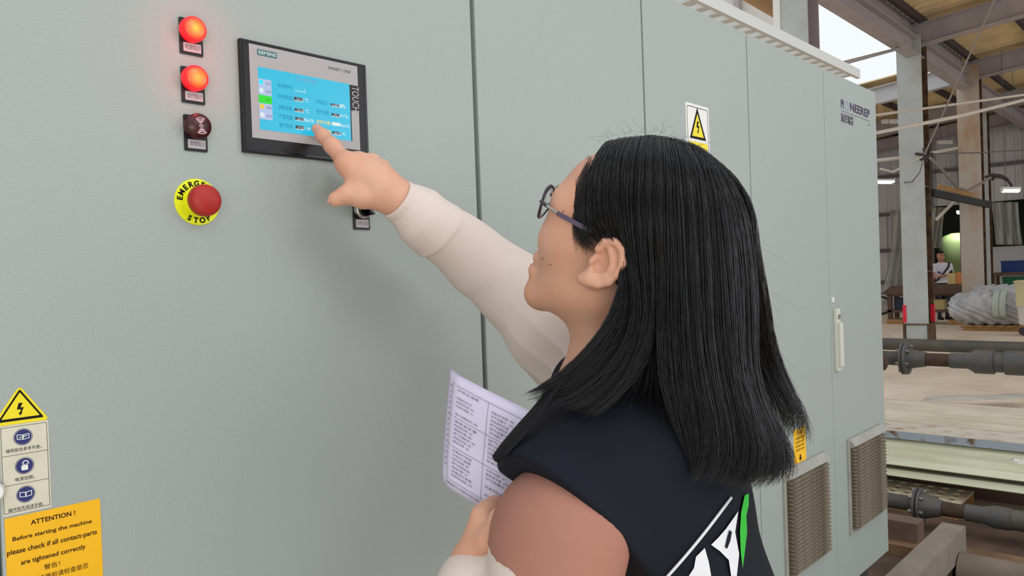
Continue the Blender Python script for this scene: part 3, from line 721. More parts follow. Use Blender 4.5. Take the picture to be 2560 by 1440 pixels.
# sleeves of the windbreaker
def sleeve(chain, seed, fold=.003, cones=(), pleat=None):
    s = SDF()
    for (a, ra), (b, rb) in zip(chain, chain[1:]): s.cap(a, b, ra, rb, k=.02)
    for a, ra, b, rb in cones:
        a = np.array(a); b = np.array(b); l_ = np.linalg.norm(b-a)
        def f(P, a=a, d_=(b-a)/l_, l_=l_, ra=ra, rb=rb):
            q = P-a; u = q@d_; r = np.linalg.norm(q-u[:, None]*d_, axis=1)
            return np.maximum(r-(ra+(rb-ra)*np.clip(u/l_, 0, 1)), np.maximum(-u, u-l_))
        s.fn(f, (a+b)/2, l_/2+max(ra, rb), k=.0035)
    pts = np.array([c[0] for c in chain]); ax = pts[-1]-pts[0]; ax /= np.linalg.norm(ax)
    p0 = pts[0]
    def post(P, d):
        q = P-p0; u = q@ax; r1 = q@FWD; r2 = q@DOWN
        w_ = np.sin(34*u+26*r2+2.5*np.sin(19*r1+seed)+seed)
        w2 = np.sin(21*u-44*r2+3*np.sin(11*u+seed*2)); w3 = np.sin(75*u+30*r2+2*np.sin(33*r2+seed))
        return d-fold*(.8*np.abs(w_)**.6*np.sign(w_)*.7+.7*w2+.35*w3*np.clip(w2, 0, 1))
    s.post = post if pleat is None else (lambda P, d: pleat(P, post(P, d))); return s
L1 = lambda a, b, t_: a+(b-a)*t_
cufR = L1(WRR, ELR, .10)
def pleat_fn(P, d):
    ax = (ELR-SHR)/np.linalg.norm(ELR-SHR); q = P-SHR; u = q@ax; x = np.cross(ax, FWD); x /= np.linalg.norm(x); y = np.cross(ax, x)
    th = np.arctan2(q@y, q@x); w_ = np.clip(1-u/.17, 0, 1)*np.clip((u+.06)/.05, 0, 1)
    return d+w_*.0055*np.abs(np.sin(5.5*th+9*u+.6))**.45-.003*w_
e1_ = L1(ELR, WRR, .66); e2_ = L1(ELR, WRR, -.10)-BUP*.002
slR = sleeve([(SHR+BS*.02, .066), (L1(SHR, ELR, .45), .060), (L1(SHR, ELR, .86)-BUP*.004, .0505), (L1(ELR, WRR, .25)-BUP*.002, .046), (L1(ELR, WRR, .66)-BUP*.001, .0375), (L1(ELR, WRR, .82), .036), (L1(ELR, WRR, .91), .029)], 1.0, .0016,
             [(L1(ELR, WRR, .90), .033, e1_-(WRR-ELR)*.04-BUP*.002, .0455), (L1(ELR, WRR, .70), .041, e2_-(WRR-ELR)*.02+BUP*.002, .0580)], pleat_fn)
V, Q = slR.mesh(.0026); link_mesh('sleeve', np_mesh('sleeve', V, Q), CREAMF, person, smooth=True)['label'] = 'cream sleeve of the raised arm'
cufL = L1(WRL, ELL, .06)
slL = sleeve([(SHL+BS*.03, .062), (SHL, .0655), (L1(SHL, ELL, .5), .066), (ELL, .060), (L1(ELL, WRL, .5), .052), (L1(ELL, WRL, .85), .043), (L1(ELL, WRL, .92), .033)], 2.3, .0016)
V, Q = slL.mesh(.0030)
def slf(P):
    ua = (P-SHL)@((ELL-SHL)/np.linalg.norm(ELL-SHL)); rr_ = (P-SHL)@RIGHT; return ua-np.minimum(.014+.88*(rr_+.077)+.004*np.sin(rr_*170), .16)
for _ in range(2):                      # draw the mesh to the seam between the two cloths
    f0 = slf(V); m_ = np.abs(f0) < .0019; gr = np.stack([slf(V[m_]+np.eye(3)[i]*.001)-f0[m_] for i in range(3)], 1)/.001
    V[m_] -= gr*(f0[m_]/(gr*gr).sum(1))[:, None]
C_ = V[Q].mean(1); ua = (C_-SHL)@((ELL-SHL)/np.linalg.norm(ELL-SHL)); rr_ = (C_-SHL)@RIGHT
bound = .014+.88*(rr_+.077)+.004*np.sin(rr_*170)
fore = np.linalg.norm(C_-(WRL+ELL)/2, axis=1) < .115
mi = np.where(ua > np.minimum(bound, .16), 1, 0)
link_mesh('sleeve', np_mesh('sleeve', V, Q, mi), [SALMON, CREAMF], person, smooth=True)['label'] = 'salmon sleeve with cream lower part on the near arm'
def cuff(name, c, d, r, side):
    d = d/np.linalg.norm(d); t_ = np.array((0, 0, 1.0)); e1 = np.cross(t_, d); e1 /= np.linalg.norm(e1); e2 = np.cross(d, e1)
    P = []
    for o_, rr2 in ((-.020, r*1.14), (-.012, r*1.20), (-.004, r*1.10), (-.002, r*1.03), (.002, r*1.03), (.010, r*1.02), (.016, r*1.0), (.0175, r*.97), (.0175, r*.86), (.006, r*.84)):
        P.append([c+d*o_+(e1*math.cos(a)+e2*math.sin(a))*rr2*(1+.012*math.sin(27*a+o_*60)) for a in np.linspace(0, 2*math.pi, 73)])
    MB().grid(P, flip=True).build(name, CREAMF, person)
cuff('cuff', L1(ELR, WRR, .93), WRR-ELR, .0305, 1)
cuff('cuff', L1(ELL, WRL, .93), WRL-ELL, .0315, 1)

# trousers and shoes, below the picture
tr = SDF()
tr.ecap(TP+BUP*.08, TP-BUP*.04, .150, .155, BF, .8, k=.04)
FT = []
for s in (-1, 1):
    hip = TP+BS*s*.085-BUP*.06; foot = np.array([TP[0], TP[1], 0])+BS*s*.11-BF*(.06 if s < 0 else -.05)+BUP*.09; kn = (hip+foot)/2+BF*.02
    tr.cap(hip, kn, .085, .062, k=.03); tr.cap(kn, foot, .062, .055, k=.03); FT.append(foot)
V, Q = tr.mesh(.009); link_mesh('trousers', np_mesh('trousers', V, Q), DENIM, person, smooth=True)
for f_ in FT:
    sh = SDF(); g0 = f_-BUP*.045; sh.ecap(g0-BF*.05, g0+BF*.13, .050, .045, BUP, .8, k=.02); sh.cap(g0-BF*.03, g0-BF*.03+BUP*.05, .045, .045, k=.02)
    sh.fn((lambda P: P[:, 2]-.004), f_*np.array((1, 1, 0)), .3, k=.004, op=-1)
    V, Q = sh.mesh(.007); link_mesh('shoe', np_mesh('shoe', V, Q), SHOE, person, smooth=True)

# project a picture point on a distance field
def hit(sdf, u, w, d0=.5, off=.0):
    r = ray(u, w); rl = np.linalg.norm(r); d = d0
    for _ in range(90):
        e = sdf((CAM+r*d)[None])[0]-off
        if e < .0004: break
        d += max(.0006, e*.7)/rl
        if d > 1.4: return None
    return CAM+r*d
def hit_safe(sdf, u, w, off):
    for k_ in range(40):
        p = hit(sdf, u-k_*2, w, off=off)
        if p is not None: return p

# eyeglasses
GFR = mat('dark_purple_frame', srgb(48, 40, 52), rough=.3); GTM = mat('purple_temple', srgb(92, 78, 100), rough=.35); GMT = mat('pale_hinge_metal', srgb(180, 178, 176), rough=.25, metal=.9)
LENS = mat('spectacle_lens', (1, 1, 1, 1), rough=.0, trans=1.0, ior=1.12, spec=.3)
g = MB()
def lens_loop(s, r=1.0, n=40):
    P = []
    for i in range(n):
        a = 2*math.pi*i/n; sa, ca = math.sin(a), math.cos(a)
        x = s*(.034+.0235*r*np.sign(ca)*abs(ca)**.85); z = .0350+.0185*r*np.sign(sa)*abs(sa)**.9
        P.append(W(x, .1015-.22*max(0, abs(x)-.02)-4*max(0, abs(x)-.03)**2, z-.05*(abs(x)-.03)))
    return P
for s in (1, -1): g.tube(lens_loop(s), .0016, 8, closed=True)
g.tube([W(.0125, .1035, .039), W(.006, .1075, .042), W(-.006, .1075, .042), W(-.0125, .1035, .039)], .0015, 8)
gl = g.build('eyeglasses', GFR, person)
for s in (1, -1):
    lp = lens_loop(s, .97); c = np.mean(lp, 0); n_ = len(lp)
    rings = [[c+(p-c)*k_+HF*.0016*(1-k_*k_) for p in lp] for k_ in (1.0, .7, .35)]
    m = MB(); Vv = [p for r_ in rings for p in r_]+[c+HF*.0016]; Fv = []
    for k_ in range(2): Fv += [(k_*n_+i, k_*n_+(i+1) % n_, (k_+1)*n_+(i+1) % n_, (k_+1)*n_+i) for i in range(n_)]
    Fv += [(2*n_+i, 2*n_+(i+1) % n_, 3*n_) for i in range(n_)]
    back = [p-HF*.0012 for p in Vv]; nb_ = len(Vv)
    Fv2 = [tuple(j+nb_ for j in f[::-1]) for f in Fv]; rim_ = [((i+1) % n_, i, i+nb_, (i+1) % n_+nb_) for i in range(n_)]
    m.add(Vv+back, Fv+Fv2+rim_, 0, True).build('lens', LENS, gl)
    m = MB(); p0 = W(s*.0575, .0915, .039); p1 = W(s*.0660, .079, .0385); p2 = W(s*.0745, .060, .0375); p3 = W(s*.0800, .020, .0350); p4 = W(s*.0800, -.012, .0325); p5 = W(s*.079, -.040, .018)
    m.tube([p0, p1], .0022, 8).build('end_piece', GFR, gl)
    MB().tube([p1, p2], .0016, 8).build('hinge', GMT, gl)
    P = [[p_+HU*h_+s*HL*x_ for h_, x_ in ((-.0026, 0), (.0026, 0), (.0026, .0013), (-.0026, .0013), (-.0026, 0))] for p_ in (p2, L1(p2, p3, .5), p3, p4, p5)]
    MB().grid(P, flip=(s > 0), smooth=False).build('temple_arm', GTM, gl)

# ---------------------------------------------------------------- hair
HC = W(0, -.022, .045); HR = np.array((.0895, .118, .1035))
def hsurf(u, w, grow=1.0):
    r = ray(u, w); R_ = HR*grow; o_ = ((CAM-HC)@HA.T)/R_; d_ = (r@HA.T)/R_
    b_ = o_@d_; a_ = d_@d_; c_ = o_@o_-1; q = b_*b_-a_*c_
    return (-b_-math.sqrt(q))/a_ if q > 0 else -b_/a_
GUIDES = [
 [(1515, 348), (1482, 395), (1466, 450), (1460, 520), (1456, 570), (1466, 606), (1500, 612), (1535, 600), (1552, 655), (1550, 730), (1520, 800), (1465, 872), (1400, 935), (1335, 975)],
 [(1530, 343), (1500, 400), (1490, 460), (1490, 525), (1500, 570), (1520, 595), (1545, 606), (1556, 660), (1560, 735), (1540, 810), (1490, 880), (1425, 945), (1300, 990)],
 [(1560, 336), (1532, 400), (1524, 470), (1530, 545), (1545, 610), (1568, 680), (1580, 750), (1570, 830), (1530, 900), (1470, 960), (1400, 1000), (1320, 1015)],
 [(1590, 331), (1570, 400), (1565, 480), (1570, 560), (1580, 640), (1595, 720), (1602, 800), (1585, 880), (1540, 950), (1480, 1005), (1410, 1035)],
 [(1620, 328), (1612, 400), (1610, 490), (1612, 580), (1618, 670), (1622, 760), (1615, 850), (1590, 930), (1545, 995), (1470, 1052)],
 [(1650, 328), (1655, 400), (1655, 490), (1656, 580), (1660, 680), (1660, 780), (1655, 870), (1658, 950), (1680, 1045), (1715, 1135), (1740, 1195)],
 [(1680, 332), (1702, 405), (1708, 495), (1712, 590), (1716, 690), (1720, 790), (1726, 880), (1738, 970), (1758, 1070), (1765, 1150), (1725, 1218)],
 [(1705, 338), (1748, 412), (1762, 500), (1768, 595), (1774, 690), (1778, 790), (1786, 880), (1800, 970), (1825, 1070), (1835, 1150), (1790, 1222)],
 [(1725, 345), (1790, 425), (1812, 510), (1824, 600), (1830, 695), (1835, 790), (1838, 880), (1850, 965), (1885, 1060), (1910, 1140), (1900, 1200), (1850, 1232)],
 [(1742, 354), (1828, 450), (1856, 530), (1868, 615), (1876, 705), (1878, 795), (1876, 880), (1884, 960), (1920, 1050), (1962, 1130), (1962, 1185), (1920, 1222)],
 [(1750, 360), (1842, 465), (1872, 545), (1884, 630), (1890, 715), (1891, 800), (1888, 885), (1895, 955), (1928, 1035), (1978, 1115), (1998, 1165), (1985, 1205)]]
MP = 17
def resample(P, n):
    P = np.array(P); s_ = np.concatenate([[0], np.cumsum(np.linalg.norm(np.diff(P, axis=0), axis=1))]); s_ /= s_[-1]
    from_ = np.linspace(0, 1, n)
    # smooth (Catmull-Rom through fine linear interpolation + box filter)
    F_ = np.stack([np.interp(np.linspace(0, 1, n*6), s_, P[:, i]) for i in range(3)], 1)
    K = 9; pad = np.concatenate([np.repeat(F_[:1], K//2, 0), F_, np.repeat(F_[-1:], K//2, 0)])
    F_ = np.stack([np.convolve(pad[:, i], np.ones(K)/K, 'valid') for i in range(3)], 1)
    return np.stack([np.interp(from_, np.linspace(0, 1, n*6), F_[:, i]) for i in range(3)], 1)
G3 = []
for gi, g_ in enumerate(GUIDES):
    pts = []; dl = None
    for (u, w) in g_:
        if w < 690: dl = hsurf(u, w); d_ = dl
        else:
            t_ = (w-690)/500.0; back = gi/10.0
            d_ = dl-(.018+.012*back)*t_
        pts.append(dep(u, w, d_))
    pts.insert(0, pts[0]-HL*(.022-.0016*gi)-HU*(.003+.0009*gi))            # roots lie just past the parting
    G3.append(resample(pts, MP))
G3 = np.array(G3)                                      # guides x MP x 3
def make_strands(n, mirror=False, gmin=0.0, gmax=10.0, inner=False):
    gpar = np.where((rng.random(n) < .22) & (not inner), rng.uniform(7.4, 10.0, n), rng.uniform(gmin, gmax, n)); gpar = np.where((rng.random(n) < .10) & (not inner), rng.uniform(0, .75, n), gpar); nc = 170
    cc = np.sort(rng.uniform(gmin, gmax, nc)); cl = cc[np.argmin(np.abs(gpar[:, None]-cc[None]), 1)]
    t_ = np.linspace(0, 1, MP)[None]
    layer = rng.random(n)**1.3; cidx = np.argmin(np.abs(gpar[:, None]-cc[None]), 1)
    geff = gpar[:, None]+(cl-gpar)[:, None]*(.6*t_**2)
    geff = np.clip(geff+rng.normal(0, .16, n)[:, None]*t_**1.5+.05*np.sin(6*t_+rng.uniform(0, 6, n)[:, None]), 0, 9.999)
    sm = np.clip((t_-.60)/.30, 0, 1); sm = sm*sm*(3-2*sm); gp = gpar[:, None]; tgt = np.where(gp < 4.5, 4.02-.12*(4.5-gp), 4.98+.12*(gp-4.5))+0*t_; mid_ = ((gp > 3.7) & (gp < 5.3)) & (((gp < 4.5) & (geff > tgt)) | ((gp >= 4.5) & (geff < tgt)))
    if inner: layer = .75+.5*layer
    else: geff = np.where(mid_, geff+(tgt-geff)*sm, geff)
    i0 = geff.astype(int); f_ = (geff-i0)[..., None]
    tt = np.clip(rng.uniform(0, .05, n)[:, None]+t_*(rng.uniform(.92, 1.0, n)-.035*(rng.random(nc)[cidx]))[:, None], 0, 1)
    x = tt*(MP-1); j0 = np.minimum(x.astype(int), MP-2); fj = (x-j0)[..., None]
    P = (G3[i0, j0]*(1-fj)+G3[i0, j0+1]*fj)*(1-f_)+(G3[i0+1, j0]*(1-fj)+G3[i0+1, j0+1]*fj)*f_
    ax0, ax1 = HC, NB+np.array((.05, -.03, -.1))
    tz = np.clip((P@(ax1-ax0)-ax0@(ax1-ax0))/((ax1-ax0)@(ax1-ax0)), 0, 1.4)
    inward = (ax0+tz[..., None]*(ax1-ax0))-P; inward /= np.linalg.norm(inward, axis=-1, keepdims=True)
    lift = np.clip(rng.normal(.001, .0050, nc), -.0035, .012); ci = np.argmin(np.abs(gpar[:, None]-cc[None]), 1); dg = (gpar-cl)*(nc/(gmax-gmin))
    amt = layer[:, None]*(.012+.022*t_)+(lift[ci][:, None]+.0035*np.clip(dg**2, 0, 2)[:, None])*np.clip(t_*2.2-.25, 0, 1)
    P = P+inward*amt[..., None]
    ph = rng.uniform(0, 6.28, (n, 1)); P = P+(RIGHT*.0016)[None, None]*(np.sin(9*t_+ph)*t_)[..., None]+rng.normal(0, .0007, (n, 1, 3))*1.0+FWD[None, None]*(.002*np.sin(7*t_+ph*2)*t_)[..., None]
    if mirror:
        l_ = (P-HO)@HA.T; l_[..., 0] *= -1; P = HO+l_@HA
    return P
def push_out(P, sdf, off, it=3):
    sh_ = P.shape; X = P.reshape(-1, 3).copy()
    for _ in range(it):
        d = sdf(X); m = d < off
        if not m.any(): break
        Y = X[m]; e = .002
        gr = np.stack([sdf(Y+np.eye(3)[i]*e)-sdf(Y-np.eye(3)[i]*e) for i in range(3)], 1)/(2*e); gr /= np.linalg.norm(gr, axis=1, keepdims=True)+1e-6
        X[m] = Y+gr*(off-d[m])[:, None]
    return X.reshape(sh_)
def strands_mesh(P, r0, name, material, tip=.35):
    n, m_ = P.shape[:2]
    T = np.gradient(P, axis=1); T /= np.linalg.norm(T, axis=2, keepdims=True)+1e-9
    e1 = np.cross(T, -FWD[None, None]+.01); e1 /= np.linalg.norm(e1, axis=2, keepdims=True)+1e-9; e2 = np.cross(T, e1)
    rad = r0[:, None]*np.interp(np.linspace(0, 1, m_), [0, .1, .75, 1], [.7, 1, 1, tip])[None]
    Vt = np.stack([P+(e1*math.cos(a)+e2*math.sin(a))*rad[..., None] for a in (math.pi/2, math.pi/2+2.094, math.pi/2+4.189)], 2)  # n m 3 3
    idx = np.arange(n*m_*3).reshape(n, m_, 3)
    Qs = []
    for k in range(3):
        k2 = (k+1) % 3
        Qs.append(np.stack([idx[:, :-1, k], idx[:, :-1, k2], idx[:, 1:, k2], idx[:, 1:, k]], -1).reshape(-1, 4))
    Qs = np.concatenate(Qs)
    o = link_mesh(name, np_mesh(name, Vt.reshape(-1, 3), Qs), material, person, smooth=True); return o
skull = SDF(); skull.ell(W(0, -.012, .045), (.076, .099, .089), HA); skull.cap(W(0, -.02, -.035), NB, .057, .058, k=.03)
vestp = SDF(); vestp.p = vest.p[:]
slLp = SDF(); slLp.cap(SHL, ELL, .068, .068)
def fix(P):
    P = push_out(P, skull, .003, 2); lowm = P[..., 2].min(1) < 1.47
    P = push_out(P, vestp, .007, 2); P = push_out(P, slLp, .004, 2)
    l_ = (P-HO)@HA.T; e_ = ((l_[..., 1]+.012-.27*(l_[..., 2]-.004)*-1)/.0195)**2+((l_[..., 2]-.004)/.0335)**2    # leave the ears free
    m_ = (e_ < 1) & (np.abs(l_[..., 0]) > .06); l_[..., 0] = np.where(m_, np.sign(l_[..., 0])*.064, l_[..., 0])
    return HO+l_@HA
PA = fix(make_strands(9200)); PB = fix(make_strands(1500, mirror=True)); 
PC = fix(make_strands(900, gmin=3.4, gmax=6.2, inner=True)); PALL = np.concatenate([PA, PB, PC])
ho = strands_mesh(PALL, rng.uniform(.00019, .00032, len(PALL)), 'hair', HAIR); ho['label'] = 'long straight black hair'; ho['kind'] = 'stuff'
# stray hairs
def stray(n):
    out = []
    for _ in range(n):
        if rng.random() < .6:
            t_ = rng.uniform(0, 1); u = 1490+290*t_; w = 352-4*340*t_*(1-t_)*.08+max(0, t_-.5)*70
            d_ = hsurf(u, w); p = dep(u, w+6, d_); dr = -DOWN*rng.uniform(.3, 1)+RIGHT*rng.uniform(-1, .9)+FWD*rng.uniform(-.5, .5); ln = rng.uniform(.006, .028)
        else:
            w = rng.uniform(560, 1020); u = np.interp(w, [560, 700, 900, 1020], [1876, 1888, 1890, 1925]); p = dep(u-6, w, .845); dr = RIGHT*rng.uniform(.1, .8)+DOWN*rng.uniform(.2, 1)+FWD*rng.uniform(-.4, .4); ln = rng.uniform(.012, .045)
        dr /= np.linalg.norm(dr); cv = rng.normal(0, 1, 3); s_ = np.linspace(0, 1, MP)[:, None]
        out.append(p+dr*ln*s_+cv*ln*.28*s_**2+DOWN*ln*.35*s_**2)
    return np.array(out)
SP = stray(95); so = strands_mesh(SP, np.full(len(SP), .00008), 'stray_hair', HAIR); so['kind'] = 'stuff'
# wisps in front of the ear and at the temple
wp = []
for k_ in range(230):
    u0, w0 = 1478+rng.normal(0, 8), rng.uniform(385, 470); f_ = rng.random()
    pts = [(u0, w0), (1462-22*f_+rng.normal(0, 4), w0+60), (1458-24*f_+rng.normal(0, 5), w0+120), (1462-18*f_+rng.normal(0, 10), 590+rng.normal(0, 14)), (1478+rng.normal(0, 14), 622+rng.normal(0, 12))]
    wp.append(resample([dep(u, w, hsurf(u, w, .96)-.001) for u, w in pts], MP))
WP = push_out(np.array(wp), skull, .0015, 2); strands_mesh(WP, np.full(len(WP), .00012), 'temple_wisp', HAIR)['kind'] = 'stuff'
# eyebrow and lashes
eb = []
for s in (1, -1):
    for k_ in range(70):
        x = rng.uniform(.014, .050); p = W(s*x, .0905-.25*max(0, x-.02)-.004*rng.random(), .0530-.18*max(0, x-.035)+rng.normal(0, .0018)); dr = s*HL*.8+HF*.35+HU*rng.uniform(-.1, .5)
        eb.append([p+dr*.008*t_ for t_ in np.linspace(0, 1, 6)])
    for k_ in range(14):
        x = rng.uniform(.020, .046); p = W(s*x, .0855-.35*max(0, x-.03), .0315); eb.append([p+(HF*.9+s*HL*.35)*.009*t_+HU*.005*t_*t_ for t_ in np.linspace(0, 1, 6)])
EB = np.array(eb); strands_mesh(EB, np.full(len(EB), .0002), 'eyebrow', HAIR)['kind'] = 'stuff'
# moles
MOLE = mat('mole_brown', srgb(110, 66, 52), rough=.6)
for (u, w, r_) in ((1409, 528, .0011), (1357, 646, .0010), (1376, 661, .0009), (1371, 612, .0005), (1388, 632, .0005), (1341, 624, .0005)):
    p = hit(body, u, w)
    if p is not None: MB().lathe(p+FWD*.0006, -FWD, [(0, r_), (.0006, r_*.85), (.0009, r_*.3)], 10).build('mole', MOLE, bo)

# vest print, piping and flap
VWHITE = mat('vest_white_print', srgb(214, 216, 220), rough=.7); VGREEN = mat('vest_green_print', srgb(40, 176, 48), rough=.7)
def print_shape(poly, name, m_, off=.0022):
    """flat printed shape laid on the vest: fill the outline, then drape it"""
    bm = bmesh.new(); vs_ = [bm.verts.new((u, w, 0)) for u, w in poly]; f_ = bm.faces.new(vs_)
    bmesh.ops.triangulate(bm, faces=[f_]); bmesh.ops.subdivide_edges(bm, edges=bm.edges[:], cuts=3, use_grid_fill=True)
    mb = MB(); Vv = []; 
    for v_ in bm.verts: Vv.append(hit_safe(vest, v_.co.x, v_.co.y, off))
    bm.verts.index_update(); Ff = [[v_.index for v_ in f2.verts] for f2 in bm.faces]; bm.free()
    mb.add(Vv, Ff, 0, True).build(name, m_, vo)
print_shape([(1846, 1278), (1838, 1330), (1848, 1385), (1842, 1440), (1828, 1440), (1822, 1400), (1800, 1378), (1778, 1362), (1796, 1344), (1815, 1322)], 'white_print', VWHITE)
print_shape([(1762, 1370), (1740, 1392), (1735, 1420), (1722, 1440), (1778, 1440), (1772, 1405)], 'white_print', VWHITE)
print_shape([(1862, 1238), (1872, 1234), (1872, 1262), (1866, 1290), (1868, 1330), (1862, 1380), (1857, 1420), (1852, 1380), (1850, 1330), (1853, 1280)], 'green_print', VGREEN)
print_shape([(1824, 1325), (1830, 1330), (1826, 1352), (1818, 1372), (1813, 1368), (1818, 1345)], 'navy_print', VESTM, .0030)
pts = [hit(vest, u, w, off=.002) for u, w in zip(np.linspace(1828, 1668, 14), np.linspace(1244, 1442, 14)+np.sin(np.linspace(0, 3.14, 14))*6)]
MB().tube([p for p in pts if p is not None], .0016, 6).build('white_piping', VWHITE, vo)
pts = [hit(vest, u, w, off=.001) for u, w in ((1250, 1186), (1285, 1172), (1330, 1170), (1370, 1192), (1410, 1232), (1450, 1272), (1490, 1320), (1530, 1370), (1560, 1408), (1580, 1440))]
FL = [[hp(1425, 905, .80), hp(1424, 935, .797)], [hp(1378, 962, .80), hp(1386, 992, .785)], [hp(1330, 1020, .788), hp(1344, 1050, .768)], [hp(1285, 1070, .778), hp(1303, 1098, .755)], [hp(1250, 1112, .770), hp(1268, 1138, .752)], [hp(1230, 1140, .768), hp(1242, 1156, .758)]]
fl = []
for t_ in np.linspace(0, len(FL)-1.001, 26):
    i = int(t_); f_ = t_-i; a_ = L1(FL[i][0], FL[i+1][0], f_); b_ = L1(FL[i][1], FL[i+1][1], f_); fl.append([L1(a_, b_, q)+(-FWD*.006*math.sin(math.pi*q)) for q in np.linspace(0, 1, 7)])
MB().grid(fl, thick=.006, flip=False).build('collar_flap', VESTB, vo)

# ---------------------------------------------------------------- papers in her left hand
PAPER = mat('printed_paper', srgb(206, 200, 222), rough=.7, spec=.2); PINK_ = mat('paper_ink', srgb(96, 92, 112), rough=.8)
t = thing('paper_sheaf', dep(1190, 1200, .86), 'sheaf of printed white papers held in her left hand', 'papers')
cTL, cTR, cBL, cBR = dep(1112, 925, .885), dep(1420, 1075, .815), dep(1100, 1200, .865), dep(1370, 1370, .795)
def paper_pt(a, b, lift=0.0):
    p = (cTL*(1-a)+cTR*a)*(1-b)+(cBL*(1-a)+cBR*a)*b
    n_ = np.cross(cTR-cTL, cBL-cTL); n_ /= np.linalg.norm(n_)
    if n_@FWD > 0: n_ = -n_
    return p+n_*(lift+.010*math.sin(math.pi*a)*.6+.006*math.sin(2.2*a+2*b)-.012*max(0, .12-a)/.12*(1-.3*b))
for k_ in range(3):
    off = -.0022*k_; da = -.012*k_
    P = [[paper_pt(a+da, b-.006*k_, off) for a in np.linspace(0, 1, 26)] for b in np.linspace(0, 1, 16)]
    MB().grid(P, thick=.0007, flip=True).build('sheet', PAPER, t)
pr = MB()
def ptext(s, a0, a1, b0, b1):
    V, Fc = text_geo(s, 1.0); lo_, hi_ = V.min(0), V.max(0); out = []
    for v_ in V: out.append(paper_pt(a0+(v_[0]-lo_[0])/(hi_[0]-lo_[0])*(a1-a0), b1-(v_[1]-lo_[1])/(hi_[1]-lo_[1])*(b1-b0), .0010))
    pr.add(out, Fc)
def pline(a0, b0, a1, b1, w):
    n_ = 14; da, db = a1-a0, b1-b0; l_ = math.hypot(da, db); nx, ny = -db/l_*w, da/l_*w
    V = []; 
    for i in range(n_+1):
        q = i/n_; V += [paper_pt(a0+da*q-nx, b0+db*q-ny, .0009), paper_pt(a0+da*q+nx, b0+db*q+ny, .0009)]
    pr.add(V, [(2*i, 2*i+1, 2*i+3, 2*i+2) for i in range(n_)])
words = ['设备运行参数', '氧气浓度检测', '臭氧发生量', '冷却水温度', '额定功率', '空气流量计', '检查项目说明', '安装调试记录']
for blk, (b0, rows) in enumerate(((.10, 7), (.38, 6), (.64, 7))):
    pline(.08, b0-.02, .97, b0-.02, .0016)
    for r_ in range(rows):
        b = b0+r_*.036
        for a0, n_ in ((.14, 2), (.45, 2), (.70, 2)):
            if rng.random() < .82: ptext(words[rng.integers(len(words))]+('  '+str(rng.integers(10, 999)) if n_ == 2 and rng.random() < .6 else ''), a0, a0+rng.uniform(.14, .21), b, b+.021)
pline(.08, .92, .97, .92, .0016)
for a in (.08, .42): pline(a, .08, a, .92, .0013)
for b in np.arange(.1, .85, .05): ptext('条款', .045, .066, b, b+.028)
ptext('本表由现场人员填写并签字确认后存档', .08, .5, .94, .962)
pr.build('print', PINK_, t)

# ---------------------------------------------------------------- the hall
CONC = mat('dusty_concrete', srgb(226, 208, 188), rough=.8, col2=srgb(206, 187, 166), vscale=1.2, bump=.2, bscale=30, detail=6)
ROOFM = mat('tan_roof_sheet', srgb(236, 212, 166), rough=.8, col2=srgb(214, 188, 146), vscale=1.5)
STEELG = mat('grey_painted_steel', srgb(172, 164, 166), rough=.6, var=.08, vscale=3)
STEELD = mat('dark_purlin_steel', srgb(70, 62, 66), rough=.7)
COLM = mat('pale_column_paint', srgb(188, 194, 194), rough=.6, col2=srgb(178, 182, 180), vscale=2.5)
RUST = mat('rusty_flange', srgb(112, 84, 58), rough=.8, col2=srgb(62, 46, 36), vscale=6)
RUSTC = mat('rust_streaked_paint', srgb(188, 178, 166), rough=.7, col2=srgb(176, 132, 90), vscale=2.2, stretch=(1, 1, .35), lo=.45, hi=.72)
WALLP = mat('white_wall_sheet', srgb(196, 194, 196), rough=.6, var=.05, vscale=.8)
GIRT = mat('grey_girt', srgb(104, 100, 100), rough=.7)
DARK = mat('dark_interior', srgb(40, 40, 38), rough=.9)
WOODC = mat('crate_wood', srgb(172, 132, 84), rough=.8, var=.15, vscale=8)
WOODD = mat('dark_plank', srgb(104, 82, 70), rough=.85, var=.2, vscale=5)
FILM = mat('dusty_plastic_film', srgb(206, 204, 196), rough=.35, alpha=.55)
LAMPB = mat('white_enamel', srgb(232, 230, 226), rough=.5)
TUBEL = mat('lit_tube', (1, 1, 1, 1), rough=.5, emit=(.85, 1, .97, 1), estr=3.5)
WHITEC = mat('white_conduit', srgb(205, 196, 184), rough=.6)
def struct(o, label=None): o['kind'] = 'structure'; return o

fl_ = MB(); fl_.box(-14, 60, -16, 30, -.15, 0); struct(fl_.build('floor', CONC, origin=(0, 0, 0)))
# roof over the bay (rises slowly away from the column row), corrugated across
EAVE_Y, X0R, X1R = 3.45, 8.2, 29.0
def roof_z(y): return 6.32+(EAVE_Y-y)*.085
def corrugated(x0, x1, ya, yb, zf, pitch, amp, along='x', thick=.01):
    n = int((x1-x0)/pitch*4); P = []
    for y in (ya, yb):
        P.append([(x, y, zf(y)+amp*((i % 4) in (1, 2))) for i, x in enumerate(np.linspace(x0, x1, n))])
    return P
ceil = MB(); ceil.grid(corrugated(X0R, X1R, EAVE_Y, -2.6, roof_z, .30, .045), smooth=False, thick=.012)
ce = struct(ceil.build('ceiling', ROOFM, origin=(18, -4, 6.5)))
